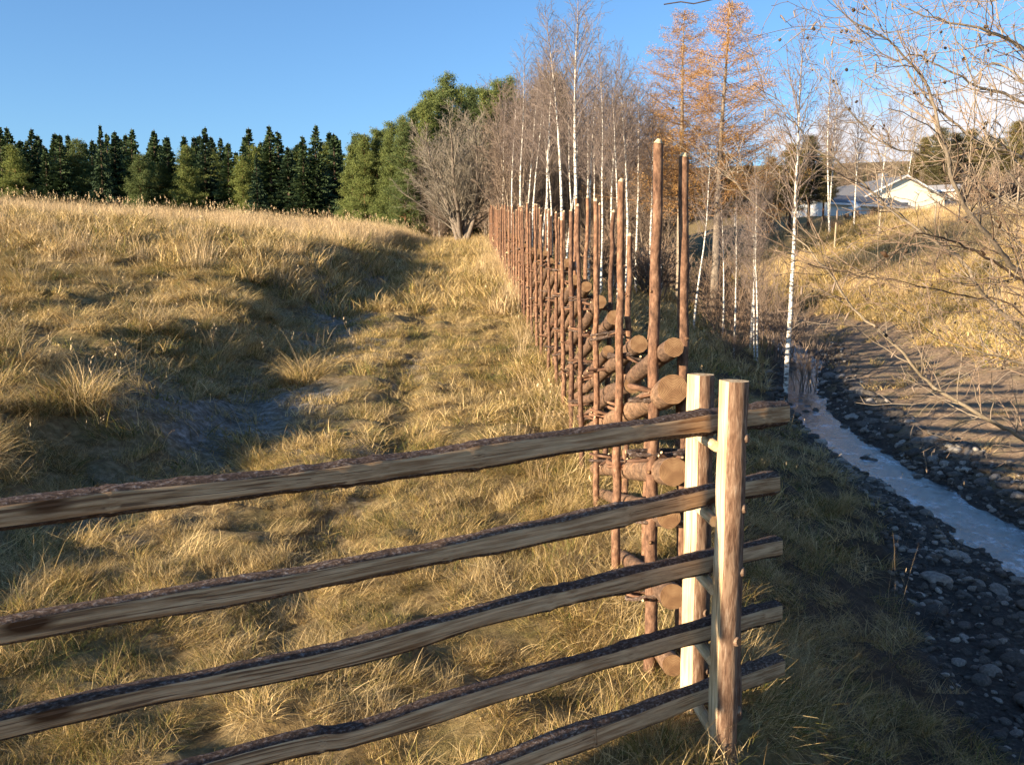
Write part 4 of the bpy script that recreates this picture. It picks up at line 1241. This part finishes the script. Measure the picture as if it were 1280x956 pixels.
house('house', 1131, 86, 8.2, 11, 248, 221, R(12), 'cream_wall', 'roof_grey', 'cream house whose broad sunlit gable faces the stream valley', 1, True)
house('house', 1012, 80, 4.2, 10, 256, 244, R(-60), 'white_wall', 'roof_grey', 'low house with a white gable and long grey roof', 0)
house('outbuilding', 1066, 98, 4.0, 4, 250, 238, R(25), 'white_wall', 'roof_grey', 'small pale outbuilding just left of the cream gabled house', 0)
house('house', 1205, 92, 9.0, 7, 243, 232, R(60), 'peach_wall', 'roof_pale', 'peach coloured house half hidden right of the cream gable', 2)
house('house', 1235, 118, 10, 8, 222, 204, R(70), 'cream_wall', 'roof_pale', 'farthest pale roofed house highest on the hill', 0)
# white round tank beside the cream house
mb = MB(); c = at(1062, 268, 80); z0 = Hs(c.x, 80)
prof = [(.0, 1.25), (.35, 1.2), (.7, .95), (.9, .6), (.92, .2), (.9, -.3)]
mb.tube([Vector((0, 0, z)) for r_, z in prof[::-1]], [max(r_, .01) for r_, z in prof[::-1]], 18, 'trim_white')
o = mb.build('garden_shelter', None, loc=(c.x, 80, max(z0, at(1062, 275, 80).z))); tag(o, 'small rounded white shelter left of the cream gabled house', 'shelter')
# old fence on the hilltop at the far right
pf = empty('slanted_pole_fence', (at(1195, 280, 47).x, 47, 0)); tag(pf, 'short weathered fence of slanting rails at the hilltop, far right', 'fence')
PO = pf.location.copy()
for k in range(5):
    x = at(1198 + k * 24, 280, 47).x; z = Hs(x, 47)
    mb = MB(); mb.tube([Vector((x, 47, z - .2)) - PO, Vector((x + .03, 47, z + 1.9)) - PO], [.05, .04], 7, 'grey_bark', (0, 1)); mb.build('post', pf)
for k in range(9):
    x = at(1188 + k * 11, 280, 47).x; z = Hs(x, 47)
    mb = MB(); mb.tube([Vector((x, 47.08, z + .25)) - PO, Vector((x + 2.4, 47.08, Hs(x + 2.4, 47) + 1.15)) - PO], [.045, .035], 7, 'grey_bark', (1, 1)); mb.build('rail', pf)
for px, Y, lb in ((1099, 50, 'thin weathered post standing alone below the cream gabled house'), (1044, 49, 'leaning weathered post below the long grey roof'), (1168, 49, 'short weathered post right below the peach house')):
    x = at(px, 280, Y).x; z = Hs(x, Y); mb = MB()
    mb.tube([Vector((0, 0, -.2)), Vector((.02, 0, .6)), Vector((.05, 0, 1.5))], [.055, .05, .045], 8, 'branch_bark', (0, 1), 'end_grain', lump=.1, rng=rng)
    o = mb.build('fence_post', None, loc=(x, Y, z)); tag(o, lb, 'post')

# ------------------------------------------------------------------ stones
def stone_mesh(seed, flat):
    import bmesh
    bm = bmesh.new(); bmesh.ops.create_icosphere(bm, subdivisions=3, radius=1)
    rg = random.Random(seed)
    ax = [Vector((rg.gauss(0, 1), rg.gauss(0, 1), rg.gauss(0, 1))).normalized() for _ in range(9)]
    lim = [rg.uniform(.62, .95) for _ in ax]
    for v in bm.verts:
        for a, l_ in zip(ax, lim):
            d = v.co.dot(a)
            if d > l_: v.co -= a * (d - l_) * .85
        v.co *= 1 + .05 * math.sin(v.co.x * 5 + seed) * math.cos(v.co.y * 4)
        v.co.z *= flat; v.co.x *= 1.15
    me = bpy.data.meshes.new('stone'); bm.to_mesh(me); bm.free()
    me.materials.append(M['stone'])
    me.polygons.foreach_set('use_smooth', [True] * len(me.polygons))
    return me
stones = [stone_mesh(k, f) for k, f in ((1, .55), (2, .7), (3, .62), (4, .5), (5, .75), (6, .45))]
rg2 = random.Random(9); placed = []
def put_stone(x, y, s, lb, gp):
    for (a, b_, c) in placed:
        if (a - x) ** 2 + (b_ - y) ** 2 < ((c + s) * .72) ** 2: return False
    placed.append((x, y, s))
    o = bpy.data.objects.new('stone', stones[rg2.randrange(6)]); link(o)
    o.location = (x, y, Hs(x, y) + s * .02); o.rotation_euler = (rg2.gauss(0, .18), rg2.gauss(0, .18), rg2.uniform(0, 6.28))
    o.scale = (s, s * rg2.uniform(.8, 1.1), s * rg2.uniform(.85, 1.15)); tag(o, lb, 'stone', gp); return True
n = 0
for _ in range(1500):
    if n >= 135: break
    y = rg2.uniform(7.5, 24) if rg2.random() < .6 else rg2.uniform(8, 14); x = float(xs(y)) + rg2.uniform(.55, 1.25)
    n += put_stone(x, y, rg2.uniform(.05, .13) if y < 16 else rg2.uniform(.07, .17), 'rounded pale stone in the row along the far side of the stream', 'stones along the far stream edge')
n = 0
for _ in range(1500):
    if n >= 90: break
    y = rg2.uniform(5.2, 13) if rg2.random() < .75 else rg2.uniform(13, 23)
    a, b_ = float(gravel_left(y)) + .05, float(xs(y)) - .5
    if b_ - a < .1: a = b_ - .5
    x = rg2.uniform(a, b_)
    n += put_stone(x, y, rg2.choice((.035, .05, .06, .08, .12)) * rg2.uniform(.8, 1.2) if y < 13 else rg2.uniform(.06, .14), 'grey stone lying in the shaded gravel on the near side of the stream', 'stones on the near gravel')
n = 0
for _ in range(200):
    if n >= 34: break
    y = rg2.uniform(9, 20); x = float(xs(y)) + rg2.uniform(-.4, .4)
    n += put_stone(x, y, rg2.uniform(.04, .10), 'soaked stone breaking the surface of the stream', 'stones in the water')
rs = np.random.RandomState(5)
gv = []
for k in range(3):
    V = []; F = []
    for q in range(1):
        pass
    gv.append(stones[k * 2])
y = np.concatenate([5 + 9 * rs.rand(5200), 14 + 14 * rs.rand(2200)])
a = np.minimum(gravel_left(y), xs(y) - .6) - .15; b_ = xs(y) + 1.3
x = a + (b_ - a) * rs.rand(len(y)); k = np.abs(x - xs(y)) > .38; x, y = x[k], y[k]
P = np.stack([x, y, H(x, y)], -1); sc = .012 + .035 * rs.rand(len(x)) ** 2 * (1 + (y > 12) * .5)
scatter('gravel', gv, P, np.stack([rs.randn(len(x)) * .4, rs.randn(len(x)) * .4, rs.rand(len(x)) * 6.28], -1), sc, rs.randint(0, 3, len(x)), 'fine gravel covering the stream bed')

# ------------------------------------------------------------------ alder reaching in from the right
rga = random.Random(19)
TX, TY = 5.9, 7.0; tz = Hs(TX, TY)
alder = empty('alder_tree', (TX, TY, tz)); tag(alder, 'bare alder whose twigs with cones reach in from the right edge', 'alder tree')
AO = alder.location.copy()
mb = MB()
tp = resample([Vector((TX, TY, tz - .3)), Vector((TX - .1, TY, 1.0)), Vector((TX + .1, TY - .1, 3.2)), Vector((TX, TY, 6.5))], .25)
mb.tube([p - AO for p in tp], [.12 * (1 - .65 * k / len(tp)) for k in range(len(tp))], 12, 'branch_bark', lump=.06, rng=rga)
mb.build('trunk', alder)
def trunk_at(z): return min(tp, key=lambda p: abs(p.z - z)).copy()
BR = [  # (start height on the trunk, pixels with distance, radius at the frame edge, bark)
    (1.1, [(1340, 410, 6.6), (1280, 346, 6.4), (1241, 302, 6.2), (1213, 268, 6.1), (1191, 227, 6.0), (1174, 155, 5.9), (1160, 110, 5.9), (1120, 60, 5.8), (1060, 22, 5.7), (1030, -14, 5.7)], .019, 'branch_bark'),
    (3.2, [(1350, 120, 6.6), (1280, 62, 6.3), (1254, 46, 6.2), (1212, 33, 6.1), (1145, 17, 6.0), (1105, -12, 6.0)], .019, 'branch_bark'),
    (.9, [(1350, 400, 6.2), (1280, 352, 6.0), (1241, 327, 5.9), (1197, 305, 5.8), (1178, 296, 5.7), (1144, 294, 5.6), (1128, 309, 5.6), (1111, 323, 5.5), (1090, 337, 5.5), (1059, 353, 5.5)], .013, 'dark_bark'),
    (.7, [(1350, 460, 6.8), (1280, 414, 6.8), (1241, 381, 6.8), (1216, 350, 6.7), (1204, 327, 6.7), (1160, 296, 6.6), (1116, 265, 6.6), (1081, 233, 6.5), (1065, 218, 6.5), (1043, 199, 6.4), (1018, 186, 6.4), (990, 150, 6.3), (968, 125, 6.3), (942, 108, 6.2)], .014, 'branch_bark'),
    (.3, [(1350, 590, 7.2), (1280, 548, 7.2), (1228, 520, 7.1), (1160, 478, 7.1), (1119, 431, 7.0), (1065, 384, 7.0), (1034, 337, 6.9), (987, 290, 6.9), (940, 252, 6.8), (905, 215, 6.8)], .014, 'branch_bark'),
    (2.4, [(1350, 235, 6.4), (1280, 197, 6.3), (1228, 180, 6.2), (1178, 142, 6.1), (1136, 92, 6.0), (1107, 42, 6.0), (1085, 5, 6.0)], .014, 'branch_bark'),
    (2.8, [(1350, 170, 7.2), (1280, 128, 7.1), (1235, 112, 7.0), (1190, 92, 6.9), (1150, 70, 6.9), (1120, 75, 6.8), (1090, 58, 6.8), (1070, 30, 6.8)], .013, 'branch_bark'),
    (2.0, [(1350, 300, 7.6), (1280, 265, 7.5), (1232, 235, 7.5), (1200, 205, 7.4), (1150, 192, 7.4), (1105, 180, 7.3), (1078, 160, 7.3), (1050, 120, 7.2), (1042, 85, 7.2)], .013, 'branch_bark'),
    (.5, [(1350, 440, 5.6), (1280, 392, 5.6), (1250, 374, 5.6), (1190, 368, 5.6), (1120, 350, 5.5), (1060, 342, 5.5), (1010, 330, 5.4)], .008, 'dark_bark'),
    (3.8, [(1350, 10, 6.6), (1280, -6, 6.4), (1230, 2, 6.3), (1180, -4, 6.3)], .012, 'branch_bark'),
    (.4, [(1350, 480, 6.4), (1280, 455, 6.4), (1230, 440, 6.3), (1180, 425, 6.3), (1140, 395, 6.2), (1108, 372, 6.2), (1090, 330, 6.1)], .009, 'branch_bark'),
    (1.6, [(1350, 300, 6.0), (1280, 240, 5.9), (1245, 190, 5.8), (1222, 140, 5.8), (1215, 90, 5.7), (1190, 40, 5.7), (1175, 2, 5.7)], .010, 'branch_bark'),
    (3.0, [(1350, 140, 7.6), (1280, 100, 7.5), (1240, 78, 7.5), (1205, 110, 7.4), (1160, 118, 7.4), (1110, 112, 7.3), (1075, 90, 7.3)], .009, 'branch_bark'),
    (1.2, [(1350, 350, 7.4), (1280, 310, 7.3), (1225, 262, 7.3), (1165, 240, 7.2), (1120, 205, 7.2), (1090, 190, 7.2)], .010, 'branch_bark'),
    (4.4, [(1330, -60, 5.4), (1180, -50, 5.0), (1020, -22, 4.6), (905, -4, 4.4), (870, 6, 4.4), (848, 4, 4.4), (828, 2, 4.4)], .006, 'dark_bark'),
]
TW = dict(seg=[8, 5, 4], wob=[.15, .20, .24], trop=[.04, .045, .02], tip=[.4, .4, .5], max=2, n=[0, 5, 3], t0=[.1, .15, .15], ang=[.6, .75, .8], ratio=[.5, .50, .5], ref=[1, .35, .2],
          rmin=[0, .0026, .0019], rk=[0, .007, .006], L1=lambda u: .3)
tw = MB(); tips = []; nodes_ = []
for (hz, px, r, bk) in BR:
    P = [at(a, b_, Y) for a, b_, Y in px]
    P = resample([trunk_at(hz + .5)] + P, .07)
    tot = len(P)
    ie = max(0, int(tot * .35))
    rad = [max(.0028, r * 1.9 * (1 - k / tot) ** .85) for k in range(tot)]
    P = [P[0]] + [p + Vector((rga.gauss(0, .006), rga.gauss(0, .006), rga.gauss(0, .006))) for p in P[1:]]
    mb = MB(); mb.tube([p - AO for p in P], rad, 7, bk, lump=.18, rng=rga); mb.build('branch', alder)
    # side twigs
    L = sum((P[k + 1] - P[k]).length for k in range(tot - 1))
    if px[-1][0] == 828: L = .8
    for q in range(int(L * 12)):
        i = rga.randrange(int(tot * .12), tot - 1)
        d = (P[i + 1] - P[i]).normalized(); s = perp(d, rga)
        nd = (d * .7 + s * .75 + Vector((-.1, 0, .18))).normalized(); tb = []
        grow(tb, P[i], nd, rga.uniform(.25, .75), rad[i] * .5 if rad[i] < .009 else .005, 1, TW, rga)
        for lv, pp, rr in tb:
            tw.tube([p - AO for p in pp], [max(.0017, z) for z in rr], 4, 'pale_twig' if bk == 'branch_bark' and rga.random() < .7 else 'brush_twig')
            tips.append(pp[-1]); nodes_ += pp[1:-1]
tw.build('twigs', alder)
# cones and catkins
mb = MB(); mb.tube([Vector((0, 0, 0)), Vector((0, 0, -.004)), Vector((0, 0, -.011)), Vector((0, 0, -.018)), Vector((0, 0, -.022))], [.002, .007, .0095, .007, .002], 8, 'dark_bark', lump=.35, rng=rga)
cone_me = mb.mesh('cone')
mb = MB(); mb.tube([Vector((0, 0, 0)), Vector((.002, 0, -.008)), Vector((.004, 0, -.035)), Vector((.003, 0, -.048))], [.0014, .0042, .0044, .0015], 6, 'red_twig', lump=.25, rng=rga)
cat_me = mb.mesh('catkin')
def hang(nm, me, p, s):
    o = bpy.data.objects.new(nm, me); link(o, alder); o.location = p - AO; o.scale = (s, s, s)
    o.rotation_euler = (rga.gauss(0, .4), rga.gauss(0, .4), rga.uniform(0, 6.28))
def vis(p):
    v = p - Vector((0, 0, CAM_H)); d = v.y * CP - v.z * SP
    return d > 0 and abs(v.x / d * FPX) < 640 and abs((v.z * CP + v.y * SP) / d * FPX) < 478
vt = [p for p in tips if vis(p)]; vn = [p for p in nodes_ if vis(p)]
for p in rga.sample(vn, min(95, len(vn))):
    hang('cone', cone_me, p + Vector((rga.gauss(0, .01), rga.gauss(0, .01), -.003)), rga.uniform(.7, 1.35))
for p in rga.sample(vt, min(90, len(vt))):
    hang('catkin', cat_me, p, rga.uniform(.8, 1.5))
# a few curled dead leaves
for (a, b_, Y, s) in ((1108, 317, 5.52, .028), (1226, 315, 5.85, .03), (1252, 280, 6.2, .03), (1205, 75, 6.1, .018)):
    c = at(a, b_, Y); mb = MB(); g = 5
    k0 = len(mb.v)
    for i in range(g + 1):
        for j in range(g + 1):
            u, v = i / g - .5, j / g - .5
            w = (1 - (2 * abs(u)) ** 2.2)
            p = Vector((u * s * 2.0, v * s * w * 1.3, s * (.9 * u * u * 2 + 1.2 * v * v * 2) + s * .2 * math.sin(u * 9)))
            mb.v.append(p); mb.b.append(tuple(p))
    kk = mb.mi('dead_leaf')
    for i in range(g):
        for j in range(g):
            q = k0 + i * (g + 1) + j; mb.f.append((q, q + 1, q + g + 2, q + g + 1)); mb.m.append(kk)
    o = mb.build('dead_leaf', alder); o.location = c - AO; o.rotation_euler = (R(70), R(20) + a, R(10) + b_)
